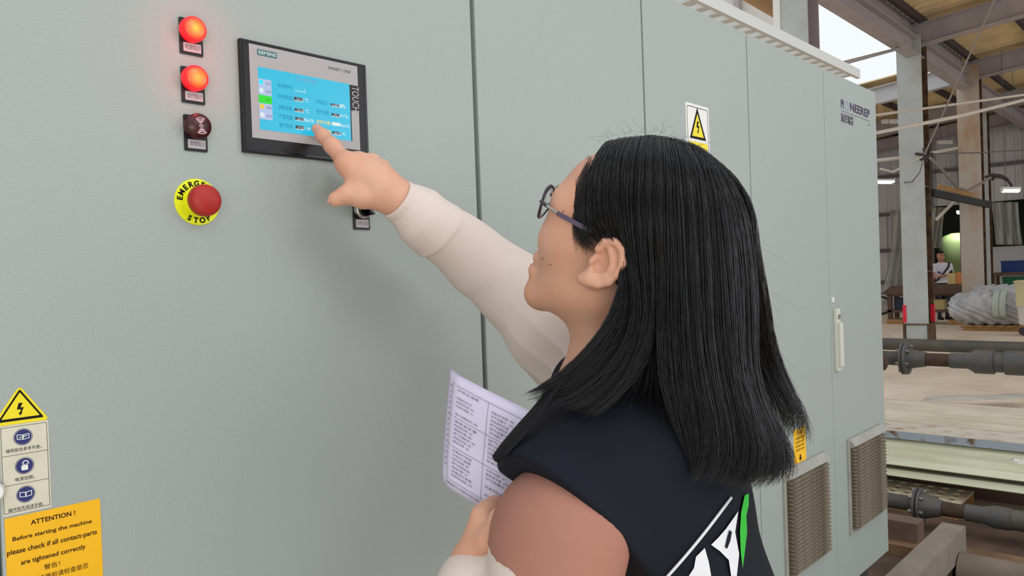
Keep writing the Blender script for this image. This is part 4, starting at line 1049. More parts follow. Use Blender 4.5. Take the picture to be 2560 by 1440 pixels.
# beyond the open gap the same roof goes on to the left
c2 = MB(); c2.grid(corrugated(20.45, X1R, 15, EAVE_Y, roof_z, .30, .045), smooth=False, thick=.012)
struct(c2.build('ceiling', ROOFM, origin=(24, 9, 6.0)))
fa = MB(); fa.box(X0R, 20.45, EAVE_Y+.02, EAVE_Y+.05, 5.86, 6.42); struct(fa.build('trim_1', STEELG, origin=(14, EAVE_Y, 5.86)))
def ibeam(name, a, b, w, h, m_, parent=None, up=(0, 0, 1), tw=.012, th=.02):
    mb = MB(); a = np.array(a, float); b = np.array(b, float); u = np.array(up, float); d = b-a; d /= np.linalg.norm(d); x = np.cross(d, u); x /= np.linalg.norm(x); u2 = np.cross(x, d)
    mb.bar(a, b, tw, h-th*2, up=up); mb.bar(a+u2*(h/2-th/2), b+u2*(h/2-th/2), w, th, up=up); mb.bar(a-u2*(h/2-th/2), b-u2*(h/2-th/2), w, th, up=up)
    return mb.build(name, m_, parent)
# rafters across, purlins along
for i, x in enumerate((10.94, 16.57, 20.6, 25.0, 28.0)):
    lab = ['grey steel rafter nearest the camera above the sky opening', 'grey steel rafter on the first full column', 'grey steel rafter on the rusty column', 'grey steel rafter beyond the rusty column', 'farthest grey steel rafter against the end wall'][i]
    o = ibeam('steel_rafter', (x, EAVE_Y+.1, roof_z(EAVE_Y)-.36), (x, -2.6, roof_z(-2.6)-.36), .22, .42, STEELG); tag(o, lab, 'beam', 'rafters under the roof')
for i, y in enumerate((3.3, 2.0, .7, -.6, -1.9, -2.5)):
    o = MB().bar((X0R, y, roof_z(y)-.08), (X1R, y, roof_z(y)-.08), .09, .14).build('roof_purlin', STEELD)
    tag(o, ['dark roof purlin along the eave of the sky opening', 'second dark roof purlin counted from the eave', 'third dark roof purlin counted from the eave', 'fourth dark roof purlin counted from the eave', 'fifth dark roof purlin counted from the eave', 'sixth dark roof purlin counted from the eave'][i], 'purlin', 'roof purlins')
o = ibeam('eave_beam', (X0R, 3.42, 5.72), (X1R, 3.42, 5.72), .24, .34, STEELG); tag(o, 'grey eave beam running along the bright roof opening', 'beam')
for i, x in enumerate((20.6, 25.0, 28.0)):
    o = ibeam('steel_rafter', (x, EAVE_Y+.12, roof_z(EAVE_Y+.12)-.36), (x, 14, roof_z(14)-.36), .22, .42, [mat('painted_lit_beam', srgb(205, 205, 208), rough=.6), STEELG, STEELG][i]); tag(o, ['pale rafter at the far edge of the bright sky opening', 'second rafter beyond the bright sky opening', 'third rafter beyond the bright sky opening'][i], 'beam', 'rafters beyond the opening')  # first rafter in a paler tone, its lit look painted in
for i, y in enumerate((4.6, 5.9, 7.2, 8.5)):
    o = MB().bar((20.45, y, roof_z(y)-.08), (X1R, y, roof_z(y)-.08), .09, .14).build('roof_purlin', STEELD)
    tag(o, ['first dark purlin left of the eave beyond the opening', 'second dark purlin left of the eave beyond the opening', 'third dark purlin left of the eave beyond the opening', 'fourth dark purlin left of the eave beyond the opening'][i], 'purlin', 'purlins beyond the opening')
o = MB().tube([onX(2062, 170, 9.0), onX(2260, 118, 16.5)], .03, 6).build('brace_rod', STEELG); tag(o, 'thin steel rod crossing the bright sky opening', 'rod')
# columns
def column(name, x, y, w, dep_, h, label, mats, tape=False, group=None):
    """H section: flanges face along x (towards the camera), web between"""
    t = thing(name, (x, y, 0), label, 'column', group)
    web, edge = mats; tf = .03; z0 = .0
    MB().box(x-dep_/2, x-dep_/2+tf, y-w/2, y+w/2, .36 if tape else .02, h).build('front_flange', web, t)
    MB().box(x+dep_/2-tf, x+dep_/2, y-w/2, y+w/2, .36 if tape else .02, h).build('rear_flange', edge, t)
    MB().box(x-dep_/2+tf, x+dep_/2-tf, y-.012, y+.012, .36 if tape else .02, h).build('web', edge, t)
    MB().box(x-dep_/2-.04, x+dep_/2+.04, y-w/2-.04, y+w/2+.04, 0, .02).build('base_plate', edge, t)
    if tape:
        MB().box(x-dep_/2-.02, x+dep_/2+.02, y-w/2-.02, y+w/2+.02, .335, .36).build('shelf_plate', edge, t)
        b = MB(); b.box(x-dep_/2+.02, x-dep_/2+.05, y-w/2+.03, y+w/2-.03, .02, .335).build('base_web', web, t)
        for s in (-1, 1): MB().box(x-dep_/2-.01, x+dep_/2+.01, y+s*w/2-.02, y+s*w/2+.02, .02, .335).build('base_cheek', edge, t)
        for z in (1.38, 3.03): MB().box(x-dep_/2+.03, x+dep_/2-.03, y-w/2, y-.012, z-.02, z+.02).build('stiffener', RUST, t)
        REDT = mat('red_tape', srgb(232, 36, 62), rough=.5)
        MB().box(x-dep_/2-.012, x-dep_/2+tf+.01, y+w/2-.05, y+w/2+.012, .38, .72).build('red_tape', REDT, t)
        MB().box(x+dep_/2-tf-.012, x+dep_/2+.012, y-w/2-.012, y-w/2+.06, .38, .72).build('red_tape', REDT, t)
    return t
column('steel_column', 10.94, 3.46, .46, .42, 5.55, 'pale steel column rising behind the cabinet tops', (COLM, mat('mauve_steel', srgb(160, 146, 150), rough=.6)), group='hall columns')
column('steel_column', 16.57, 3.50, .44, .42, 5.95, 'pale steel column with red tape near its foot', (COLM, RUST), tape=True, group='hall columns')
column('steel_column', 20.6, 3.38, .46, .30, 6.1, 'rust streaked steel column behind the wrapped bundle', (RUSTC, RUST), group='hall columns')
column('steel_column', 25.0, 4.05, .36, .34, 6.1, 'slim grey steel column right of the rusty column', (COLM, RUST), group='hall columns')

# end wall with girts and two openings (x = 28.4)
XW = 28.5
wl = MB(); wl.box(XW+.06, XW+.10, -12, 5.35, 3.45, 7.6); wl.box(XW+.06, XW+.10, 6.25, 22, 0, 7.6); wl.box(XW+.06, XW+.10, 5.35, 6.25, 3.45, 7.6); wl.box(XW+.06, XW+.10, 4.55, 5.35, 0, 3.45); wl.box(XW+.06, XW+.10, -12, 4.55, 0, 2.0); wl.box(XW+.06, XW+.10, -12, 3.45, 2.0, 3.45)
wf = struct(wl.build('wall_far', WALLP, origin=(XW, 4, 0)))
proto = None; k = 0; y = -1.0
while y < 16:
    z0 = 3.46 if (4.55-.6 < y < 6.25 or 3.45-.5 < y < 4.55) else 0.0
    me_b = MB(); zt_ = roof_z(y+.5)-.05
    for j in range(3):
        yy = y+j*.33; me_b.add([(XW+.06, yy, z0), (XW+.02, yy+.03, z0), (XW+.02, yy+.08, z0), (XW+.06, yy+.11, z0), (XW+.06, yy, zt_), (XW+.02, yy+.03, zt_), (XW+.02, yy+.08, zt_), (XW+.06, yy+.11, zt_)], [(0, 4, 5, 1), (1, 5, 6, 2), (2, 6, 7, 3)])
    me_b.build('panel', WALLP, wf); y += 1.0
for z in (.95, 2.05, 3.3, 4.6, 6.0):
    for y0, y1 in ((6.3, 16), (-12, 3.4)) if z < 3.4 else ((-12, 16),):
        MB().box(XW-.04, XW+.02, y0, y1, z-.06, z+.06).build('girt', GIRT, wf)
for y_ in (6.25, 5.37, 3.45, 2.6): MB().box(XW-.06, XW+.02, y_-.05, y_+.05, 0, 7).build('wall_post', GIRT, wf)
# dark room behind the openings
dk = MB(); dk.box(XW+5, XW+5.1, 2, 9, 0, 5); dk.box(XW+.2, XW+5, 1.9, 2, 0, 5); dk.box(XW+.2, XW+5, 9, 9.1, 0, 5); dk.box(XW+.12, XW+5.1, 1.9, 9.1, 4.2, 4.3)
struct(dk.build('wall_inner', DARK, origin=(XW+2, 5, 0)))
t = thing('storage_tank', (XW+2.6, 6.1, 0), 'pale green cylindrical tank in the dark room behind the man', 'tank')
TANKM = mat('pale_green_tank', srgb(196, 214, 160), rough=.5)
MB().lathe((XW+2.6, 6.1, .9), (0, 0, 1), [(0, .5), (.05, .6), (1.35, .6), (1.6, .45), (1.7, .2)], 28).build('shell', TANKM, t)
for a in (.8, 2.4, 3.9, 5.5): MB().cyl((XW+2.6+.45*math.cos(a), 6.1+.45*math.sin(a), 0), (XW+2.6+.45*math.cos(a), 6.1+.45*math.sin(a), 1.0), .05, 8).build('leg', GIRT, t)
def fluoro(p, d, ln, lit, label, drop=None, r=.035):
    p = np.array(p, float); d = np.array(d, float); d /= np.linalg.norm(d)
    t = thing('strip_light', tuple(p-np.array((0, 0, .06))), label, 'strip light', 'strip lights hung in the hall')
    MB().bar(p-d*ln/2, p+d*ln/2, .14, .05).build('reflector', LAMPB, t)
    MB().cyl(p-d*ln*.46-np.array((0, 0, .045)), p+d*ln*.46-np.array((0, 0, .045)), r, 10).build('tube', TUBEL if lit else LAMPB, t)
    for s in (-1, 1): MB().cyl(p+d*s*ln*.3+np.array((0, 0, .02)), np.append((p+d*s*ln*.3)[:2], max(p[2]+.3, min(6.3, roof_z(p[1])) if p[0] < XW else 4.2)), .006, 5).build('hanger', GIRT, t)
    for s in (-1, 1): MB().bar(p+d*s*ln*.47-np.array((0, 0, .075)), p+d*s*ln*.47+np.array((0, 0, .03)), .08, .04, up=d).build('end_cap', LAMPB, t)
    return t
def cable(name, pts, r, m_, label, cat='cable', group=None, sag=0.0):
    P = [np.array(p, float) for p in pts]
    if len(P) == 2 and sag:
        P = [P[0]*(1-q)+P[1]*q-np.array((0, 0, sag*4*q*(1-q))) for q in np.linspace(0, 1, 14)]
    o = MB().tube(P, r, 6).build(name, m_); return tag(o, label, cat, group)
fluoro(dep(2212, 450, 20.8), RIGHT, .50, True, 'lit strip light hanging beside the right end of the cabinets', r=.06)
fluoro(dep(2526, 471, 17.5), RIGHT, .40, True, 'lit strip light near the right edge of the picture', r=.05)
fluoro(dep(2225, 302, 21.0), RIGHT, .42, False, 'unlit strip light under the far roof beside the cabinet')
fluoro(dep(2362, 354, 24.0), RIGHT, .42, False, 'unlit strip light between the taped and rusty columns')
fluoro(dep(2340, 203, 20.0), RIGHT*.9+np.array((0, 0, .3)), .50, False, 'pale strip light under the roof beside the rusty column')
fluoro(dep(2325, 178, 19.0), RIGHT, .12, True, 'small bright lamp high on the taped column', r=.07)
fluoro((XW+2.2, 5.75, 3.35), (0, 1, 0), .5, True, 'lit strip light inside the dark room', r=.06)
l = bpy.data.lights.new('tank_room_lamp', 'POINT'); l.energy = 60; l.color = (.9, 1, .8); l.shadow_soft_size = .2
lo = bpy.data.objects.new('tank_room_lamp', l); COL.objects.link(lo); lo.location = (XW+1.8, 5.9, 3.1)
# conduits and ropes strung across the bay
cable('conduit_pipe', [dep(2188, 288, 12), dep(2560, 237, 12.5)], .022, WHITEC, 'upper pale conduit strung across the bay', 'pipe', 'pale conduits')
cable('conduit_pipe', [dep(2188, 333, 11), dep(2400, 290, 11.5), dep(2560, 250, 12)], .030, WHITEC, 'lower pale conduit strung across the bay', 'pipe', 'pale conduits')
cable('rope', [dep(2495, -20, 10), dep(2312, 385, 12.5)], .014, mat('grey_rope', srgb(150, 142, 136), rough=.9), 'taut grey rope slanting down to the taped column', 'rope')
cable('cable', [dep(2325, 385, 14.9), dep(2440, 382, 14.5), dep(2600, 373, 14)], .012, GIRT, 'thin dark wire running right from the taped column', 'cable')
cable('cable', [dep(2200, 422, 14.8), dep(2232, 430, 14.8), dep(2312, 388, 14.86)], .022, WHITEC, 'pale cable rising to the cable knot on the taped column', 'cable')
cable('cable', [dep(2325, 395, 14.6), dep(2360, 430, 15), dep(2395, 470, 16), dep(2420, 476, 16), dep(2450, 460, 16), dep(2478, 443, 17), dep(2510, 445, 17)], .028, mat('grey_cable', srgb(140, 130, 124), rough=.8), 'thick sagging cable bundle between the columns', 'cable')
cable('cable', [dep(2308, 400, 14.4), dep(2300, 430, 14.4), dep(2280, 455, 14.6), dep(2230, 458, 16)], .010, GIRT, 'thin cable feeding the lit strip light by the cabinet', 'cable')
cable('hanging_wire', [dep(2424, 480, 18), dep(2426, 560, 18), dep(2422, 600, 18)], .008, GIRT, 'thin wire hanging down the rusty column', 'wire')
cable('conduit_pipe', [dep(2326, 383, 15.3), dep(2399, 369, 18.3)], .035, WHITEC, 'short white pipe between the two front columns', 'pipe')
cable('conduit_pipe', [dep(2150, 406, 15.7), dep(2270, 393, 15.2)], .04, WHITEC, 'white pipe left of the taped column', 'pipe')
cable('conduit_pipe', [dep(2342, 548, 17), dep(2400, 490, 18.25)], .035, WHITEC, 'slanting white pipe in front of the dark doorway', 'pipe')
kn = thing('cable_knot', dep(2312, 390, 14.6), 'dark knot of cables tied on the taped column', 'cable knot')
for a, b in (((2288, 384), (2332, 392)), ((2300, 400), (2330, 384)), ((2306, 365), (2316, 405)), ((2315, 370), (2306, 398))):
    MB().tube([dep(*a, 14.9), dep((a[0]+b[0])/2+3, (a[1]+b[1])/2, 14.82), dep(*b, 14.9)], .028, 6).build('cable_loop', STEELD, kn)
kn = thing('cable_knot', dep(2490, 448, 17.0), 'dark knot of cables beside the slim grey column', 'cable knot')
for a, b in (((2462, 443), (2505, 440)), ((2478, 436), (2520, 452)), ((2480, 450), (2500, 438)), ((2505, 440), (2530, 465))):
    MB().tube([dep(*a, 17), dep((a[0]+b[0])/2, (a[1]+b[1])/2-5, 16.9), dep(*b, 17)], .03, 6).build('cable_loop', STEELD, kn)
o = MB().bar(dep(2330, 482, 15.6), dep(2474, 512, 18.0), .10, .14).build('tie_beam', mat('black_beam', srgb(34, 32, 34), rough=.6)); tag(o, 'black beam bolted between the taped and slim columns', 'beam')
o = MB().bar(dep(2345, 466, 17.6), dep(2430, 488, 17.6), .05, .10).build('lamp_board', WOODC); tag(o, 'pale wooden board tied to the rusty column', 'board')
# roof clutter left of the first column: wall, pipe, brackets above the cabinets
o = MB().cyl(dep(1862, -30, 11.5), dep(1975, 40, 13.5), .16, 16).build('roof_pipe', mat('tan_pipe', srgb(186, 152, 112), rough=.7)); tag(o, 'tan pipe slanting under the roof behind the cable tray', 'pipe')
o = MB().bar(dep(1943, -40, 11), dep(1946, 85, 11), .10, .10, up=(1, 0, 0)).build('wall_post', LAMPB); tag(o, 'white post behind the tan pipe', 'post')
nb = MB(); nb.box(15.0, 15.1, 5.2, 14, 0, 9.5); struct(nb.build('wall_back', mat('pale_lit_wall', srgb(214, 210, 204), rough=.8), origin=(15, 9, 0)))
for i, yy in enumerate((6.3, 7.4, 8.5)):
    o = MB().bar((14.9, yy, 0), (14.9, yy, 9.4), .12, .12, up=(1, 0, 0)).build('wall_stud', STEELG); tag(o, ['grey stud on the pale wall nearest the opening', 'middle grey stud on the pale wall', 'leftmost grey stud on the pale wall'][i], 'post', 'studs on the pale wall')
# cable tray above the cabinets
t = thing('cable_tray', (4.0, 1.0, 2.78), 'pale cable ladder tray running along above the cabinets', 'cable tray')
TRAY = mat('bright_galvanised', srgb(214, 214, 210), rough=.4, metal=.3)
for yy in (.86, 1.22): MB().box(2.6, 5.56, yy-.012, yy+.012, 2.80, 2.86).build('side_rail', TRAY, t)
pr_ = None
for i in range(22):
    x = 2.7+i*.13
    if pr_ is None: pr_ = MB().box(x-.03, x+.03, .872, 1.208, 2.802, 2.825).build('rung', TRAY, t)
    else:
        o = pr_.copy(); COL.objects.link(o); o.location.x = pr_.location.x+i*.13
for x in (2.8, 4.9): MB().box(x-.02, x+.02, 1.0, 1.06, 0, 2.80).build('support_post', STEELG, t)

# ---------------------------------------------------------------- pipes with flanges and sheets right of the cabinets
CI = mat('dark_grey_pipe', srgb(66, 64, 62), rough=.6, col2=srgb(82, 74, 64), vscale=9)
CIB = mat('rusty_brown_pipe', srgb(74, 52, 38), rough=.8, col2=srgb(52, 40, 34), vscale=12)
CIG = mat('grey_fitting', srgb(72, 73, 74), rough=.5, col2=srgb(88, 80, 70), vscale=7)
BOLT = mat('bolt_steel', srgb(140, 138, 134), rough=.4, metal=.7)
def flange_pipe(cx_, cz_, ys, r, R_, label, ftypes, brown):
    """pipe along y: ys = list of (y0, y1, r0, r1, kind)"""
    t = thing('flanged_pipe', (cx_, 0, 0), label, 'pipe', 'flanged pipes')
    for y0, y1, r0, r1, kind in ys:
        m_ = {'p': CI, 'b': CIB, 'g': CIG, 'f': CIG}[kind]
        nm = {'p': 'pipe_run', 'b': 'pipe_run', 'g': 'fitting', 'f': 'flange'}[kind]
        f_ = MB().lathe((cx_, y0, cz_), (0, -1, 0), [(0, r0), (y0-y1, r1)] if kind != 'f' else [(0, r0*.97), (.004, r0), (y0-y1-.004, r0), (y0-y1, r0*.97)], 36).build(nm, m_, t)
        if kind == 'f':
            for k in range(6):
                a = k*math.pi/3+.3; MB().cyl((cx_+R_*.78*math.cos(a), y0+.02, cz_+R_*.78*math.sin(a)), (cx_+R_*.78*math.cos(a), y1-.02, cz_+R_*.78*math.sin(a)), .011, 6).build('bolt', BOLT, f_)
    return t
p1 = onX(2278, 897, 5.846); PX, PZ = 5.846, p1[2]
def ypx(u, X, w=900): return onX(u, w, X)[1]
Y_ = lambda u: ypx(u, PX)
flange_pipe(PX, PZ, [(1.4, Y_(2272), .050, .050, 'p'), (Y_(2256), Y_(2262), .112, .112, 'f'), (Y_(2264), Y_(2272), .112, .112, 'f'), (Y_(2270), Y_(2316), .072, .050, 'g'), (Y_(2312), Y_(2380), .045, .045, 'b'), (Y_(2376), Y_(2422), .052, .052, 'g'), (Y_(2420), Y_(2440), .052, .080, 'g'), (Y_(2438), Y_(2486), .080, .080, 'g'), (Y_(2484), Y_(2518), .066, .066, 'g'), (Y_(2514), Y_(2640), .080, .080, 'g'), (Y_(2600), -2.4, .05, .05, 'p')], .05, .112, 'grey flanged pipe crossing above the stacked sheets', None, None)
for yy in (1.2, -1.9): 
    o = MB(); o.box(PX-.04, PX+.04, yy-.04, yy+.04, 0, PZ-.05); o.box(PX-.08, PX+.08, yy-.08, yy+.08, 0, .01); o = o.build('pipe_support', SKID); tag(o, 'dark pipe post behind the cabinet end' if yy > 0 else 'dark pipe post outside the right edge of the picture', 'support')
t = thing('elbow_pipe', (PX-.35, .9, 0), 'brown rusty pipe end sticking out behind the cabinet edge', 'pipe')
pe = dep(2212, 906, 5.2)
MB().tube([pe+np.array((-.3, .5, 0)), pe+np.array((-.12, .25, 0)), pe+np.array((0, .02, 0))], .058, 14).build('pipe_run', CIB, t)
MB().lathe(pe+np.array((0, .02, 0)), (.43, -.9, 0), [(0, .058), (.02, .052), (.035, .03), (.04, .002)], 20).build('end_cap', CIB, t)
MB().box(pe[0]-.35, pe[0]-.27, pe[1]+.46, pe[1]+.54, 0, pe[2]-.05).build('support_post', SKID, t)
pb = dep(2400, 870, 6.7)
o = MB().cyl((pb[0], 2.2, pb[2]+.02), (pb[0], -2.6, pb[2]-.0), .055, 24).build('long_pipe', CI); tag(o, 'plain grey pipe running behind the flanged pipe', 'pipe')
for yy in (1.9, -2.2):
    o = MB(); o.box(pb[0]-.04, pb[0]+.04, yy-.04, yy+.04, 0, pb[2]-.04); o = o.build('pipe_support', SKID); tag(o, 'rear dark pipe post behind the cabinets' if yy > 0 else 'rear dark pipe post beyond the right edge of the picture', 'support')
# low flanged pipe
LPX, LPZ = 4.783, .126; Y2 = lambda u: onX(u, 1265, LPX)[1]
flange_pipe(LPX, LPZ, [(.9, Y2(2300), .043, .043, 'p'), (Y2(2289), Y2(2296), .098, .098, 'f'), (Y2(2299), Y2(2306), .098, .098, 'f'), (Y2(2304), Y2(2356), .078, .044, 'g'), (Y2(2352), Y2(2416), .040, .040, 'b'), (Y2(2414), Y2(2462), .046, .046, 'g'), (Y2(2460), Y2(2484), .046, .060, 'g'), (Y2(2482), Y2(2528), .060, .060, 'g'), (Y2(2526), Y2(2700), .054, .054, 'g')], .04, .098, 'low flanged pipe lying in front of the stacked sheets', None, None)
MB_ = MB(); MB_.box(LPX-.06, LPX+.06, .62, .70, 0, LPZ-.043); o = MB_.build('pipe_support', SKID); tag(o, 'small dark block under the low flanged pipe behind the cabinet', 'support')
# stacked fibreglass sheets
SHG = mat('pale_green_fibreglass', srgb(200, 200, 172), rough=.7, col2=srgb(184, 180, 152), vscale=5, stretch=(3, .4, 3))
SHB = mat('beige_dusty_sheet', srgb(212, 198, 178), rough=.75, col2=srgb(190, 178, 156), vscale=5, stretch=(3, .4, 3))
SHW = mat('white_dusty_flashing', srgb(206, 196, 180), rough=.7, col2=srgb(164, 124, 84), vscale=7, lo=.5, hi=.75); SHBL = mat('blue_grey_edge', srgb(150, 158, 168), rough=.6, col2=srgb(104, 76, 62), vscale=10, lo=.55, hi=.7)
SHV = mat('painted_valley_shade', srgb(150, 134, 114), rough=.85, col2=srgb(118, 104, 88), vscale=6, stretch=(3, .5, 3))  # valleys painted darker, as shade, so the ridges stand out
def sheet(x0, x1, y0, y1, z, pitch, amp, m_, label, tilt=0.0):
    n = int(round((x1-x0)/pitch))*6+1; P = []
    for y in np.linspace(y0, y1, 5):
        P.append([(x, y, z+amp*math.tanh(3*math.sin(2*math.pi*(x-x0)/pitch))+tilt*(x-x0)) for x in np.linspace(x0, x1, n)])
    mb = MB().grid(P, thick=.006, smooth=False)
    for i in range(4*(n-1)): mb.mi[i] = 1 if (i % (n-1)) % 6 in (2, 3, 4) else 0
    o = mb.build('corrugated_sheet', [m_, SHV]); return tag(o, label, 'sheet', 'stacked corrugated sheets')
base = thing('timber_bearer', (6.2, -.3, 0), 'dark timber frame under the stacked corrugated sheets', 'timber')
for x in (5.6, 6.5, 7.3): MB().box(x-.05, x+.05, -1.6, 1.25, 0, .150).build('bearer', WOODD, base)
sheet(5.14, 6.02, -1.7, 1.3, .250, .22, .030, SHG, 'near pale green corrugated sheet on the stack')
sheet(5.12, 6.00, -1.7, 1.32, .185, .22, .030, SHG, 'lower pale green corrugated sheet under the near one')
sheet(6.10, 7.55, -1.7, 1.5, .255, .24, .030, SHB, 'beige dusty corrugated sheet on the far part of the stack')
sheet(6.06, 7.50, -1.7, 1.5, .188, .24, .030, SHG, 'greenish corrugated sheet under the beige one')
fl2 = thing('flashing_channel', (5.95, 0, .27), 'white and blue dusty metal flashing lying across the sheets', 'flashing')
MB().box(5.80, 6.16, -1.75, 1.35, .325, .333).build('top_plate', SHW, fl2)
MB().box(5.795, 5.803, -1.75, 1.35, .282, .333).build('front_lip', SHBL, fl2)
MB().box(6.155, 6.163, -1.75, 1.35, .286, .333).build('rear_lip', SHBL, fl2)
sc2 = MB(); P = [[onZ(2300+q*270/9+r_*6, 1004-r_*4.5-q*.9, .10+.012*math.sin(q*1.9+r_*2.2)) for r_ in range(4)] for q in range(10)]
o = sc2.grid(P, thick=.004).build('plastic_wrap', FILM); tag(o, 'crumpled clear plastic film lying on the far sheets', 'plastic film')
o = MB().grid([[(5.45+.05*i, .02-.05*j, .276+.010*math.sin(i*2.3+j*1.9)) for i in range(4)] for j in range(5)], thick=.002).build('film_scrap', mat('film_white', srgb(220, 216, 205), rough=.5)); tag(o, 'scrap of white film on the near green sheet', 'scrap')
# perforated plate on the floor behind the low pipe
t = thing('perforated_tray', (5.25, .45, 0), 'cream perforated tray lying behind the low pipe', 'tray')
PERF = mat('cream_plate', srgb(214, 200, 172), rough=.6); 
pb_ = MB(); ncx, ncy = 4, 9; X0, X1, Y0, Y1 = 5.02, 5.40, .20, .95
for i in range(ncx):
    xs0 = X0+(X1-X0)*i/ncx; xs1 = X0+(X1-X0)*(i+1)/ncx
    pb_.box(xs0, xs0+.022, Y0, Y1, .07, .085)
    for j in range(ncy): ys0 = Y0+(Y1-Y0)*j/ncy; pb_.box(xs0+.022, xs1, ys0, ys0+.045, .0705, .0845)
pb_.box(X1-.004, X1+.022, Y0, Y1, .07, .085); pb_.build('grid_top', PERF, t)
MB().box(X0, X0+.02, Y0, Y1, 0, .07).build('side', WOODC, t); MB().box(X1, X1+.02, Y0, Y1, 0, .07).build('side', WOODC, t)
# steel bar, brown beams and pipe near the cabinet corner
BARM = mat('dusty_grey_channel', srgb(128, 118, 106), rough=.8, var=.1, vscale=7); BRN = mat('brown_dusty_beam', srgb(122, 94, 66), rough=.85, col2=srgb(92, 66, 44), vscale=4)
t = thing('steel_channel', (3.6, .01, 0), 'dusty grey steel channel running out beside the cabinet foot', 'channel')
MB().box(2.4, 4.12, -.045, .055, .235, .25).build('top_face', BARM, t); MB().box(2.4, 4.12, -.045, -.037, .12, .235).build('side_lip', BARM, t); MB().box(2.4, 4.12, .047, .055, .12, .235).build('side_lip', BARM, t)
for x in (3.95, 2.6): MB().box(x-.04, x+.04, -.03, .04, 0, .235).build('foot', SKID, t)
o = MB().box(4.22, 4.40, -1.4, .9, 0, .06).build('floor_beam', BRN); tag(o, 'brown dusty beam on the floor behind the steel channel', 'beam')
o = MB().box(4.30, 4.42, .22, .42, .061, .16).build('wood_block', WOODD); tag(o, 'small wooden block behind the cabinet edge', 'block')
o = MB().cyl((3.98, .01-.06, .085), (3.98, -1.6, .085), .08, 28).build('thick_pipe', mat('dusty_brown_pipe', srgb(118, 104, 90), rough=.75, var=.12, vscale=6)); tag(o, 'thick dusty pipe lying on the floor at the lower right', 'pipe')
o = MB().box(3.60, 3.72, -1.4, .9, 0, .04).build('floor_beam', BRN); tag(o, 'low brown beam nearest the lower right corner', 'beam')
DIRT = mat('brown_floor_dirt', srgb(96, 72, 54), rough=.9, col2=srgb(60, 46, 38), vscale=3)
o = MB().box(2.2, 5.05, -2.2, 1.2, 0, .004).build('dirt_patch', DIRT); tag(o, 'brown grimy floor mat around the pipes', 'dirt')
deb = mat('white_debris', srgb(205, 196, 186), rough=.8)
for k in range(16):
    p = onZ(rng.uniform(2390, 2540), rng.uniform(1405, 1439), .006); s_ = rng.uniform(.006, .022)
    bm = bmesh.new(); bmesh.ops.create_icosphere(bm, subdivisions=1, radius=1)
    for v_ in bm.verts: v_.co = Vector((p[0]+v_.co.x*s_*rng.uniform(.6, 1.2), p[1]+v_.co.y*s_*rng.uniform(.6, 1.2), p[2]+.3*s_+v_.co.z*s_*.5))
    o = MB().bm(bm).build('debris_flake', deb); tag(o, 'small white flake of rubble on the grimy floor at lower right', 'rubble', 'white rubble flakes')

# ---------------------------------------------------------------- things at the far end of the hall
# workbench stacked with planks
t = thing('plank_rack', (21.7, 4.7, 0), 'low rack stacked with dark planks in front of the man', 'rack')
q0, q1 = onZ(2250, 806, 0), onZ(2395, 812, 0)
yA, yB = 5.55, 3.62; xA, xB = 21.35, 22.0
for y_ in (yA-.06, yB+.06):
    for x in (xA+.05, xB-.05): MB().box(x-.05, x+.05, y_-.05, y_+.05, .12, .72).build('leg', WOODD, t)
MB().box(xA, xB, yB, yA, .72, .77).build('shelf', WOODD, t); MB().box(xA, xB, yB, yA, .30, .36).build('shelf', WOODD, t)
for k in range(5): MB().box(xA-.05, xB-.05*k, yB-.08+.03*k, yA+.12-.06*k, .77+k*.045, .812+k*.045).build('plank', WOODD, t)
for y_ in (yA-.2, yB+.3): MB().box(xA-.1, xB, y_-.2, y_+.2, 0, .119).build('pallet_foot', WOODC, t)
for i, (u, w, d, sx, sz, lab) in enumerate(((2382, 690, 19.4, .19, .34, 'tan cardboard carton standing on the plank rack'), (2401, 700, 19.3, .13, .36, 'orange carton edge beside the rusty column'))):
    p = dep(u, w, d); o = MB().cbox(p[0]-.15, p[0]+.15, p[1]-sx/2, p[1]+sx/2, .996, .996+sz*.8, .01).build('carton', [mat('tan_carton', srgb(214, 190, 130), rough=.7), mat('orange_carton', srgb(222, 140, 84), rough=.7)][i]); tag(o, lab, 'carton')
o = MB(); o.cbox(21.5, 21.8, 4.25, 4.70, .361, .62, .01); o = o.build('carton', mat('tan_carton', srgb(214, 190, 130))); tag(o, 'small tan carton on the lower shelf of the rack', 'carton')
o = MB(); o.cbox(21.45, 21.9, 4.85, 5.4, .361, .66, .01); o = o.build('machine_part', mat('blue_black_part', srgb(52, 62, 84), rough=.6)); tag(o, 'blue black part on the lower shelf of the rack', 'machine part')
# plastic wrapped bundle on a pallet
t = thing('pallet', (19.8, 2.85, 0), 'wooden pallet under the plastic wrapped bundle', 'pallet')
for k in range(3): MB().box(19.5+k*.28, 19.6+k*.28, 2.2, 3.4, 0, .09).build('runner', WOODC, t)
for k in range(6): MB().box(19.45, 20.2, 2.2+k*.2, 2.36+k*.2, .09, .115).build('deck_board', WOODC, t)
bd = SDF(); A3 = np.eye(3)
bd.cap((19.85, 3.42, .50), (19.85, 2.40, .52), .34, .36, k=.08); bd.cap((19.85, 3.1, .80), (19.85, 2.5, .86), .20, .16, k=.1); bd.cap((19.85, 3.2, .3), (19.85, 2.5, .3), .22, .22, k=.1)
bd.fn((lambda P: P[:, 2]-.118), (19.85, 2.9, -.3), .7, k=.01, op=-1)
bd.post = lambda P, d: d+.018*np.sin(26*P[:, 1]+9*np.sin(7*P[:, 2])+5*P[:, 0])+.010*np.sin(40*P[:, 2]-22*P[:, 1])
V, Q = bd.mesh(.025)
WRAP = mat('grey_plastic_wrap', srgb(206, 208, 212), rough=.3, spec=.7, col2=srgb(170, 172, 178), vscale=4)
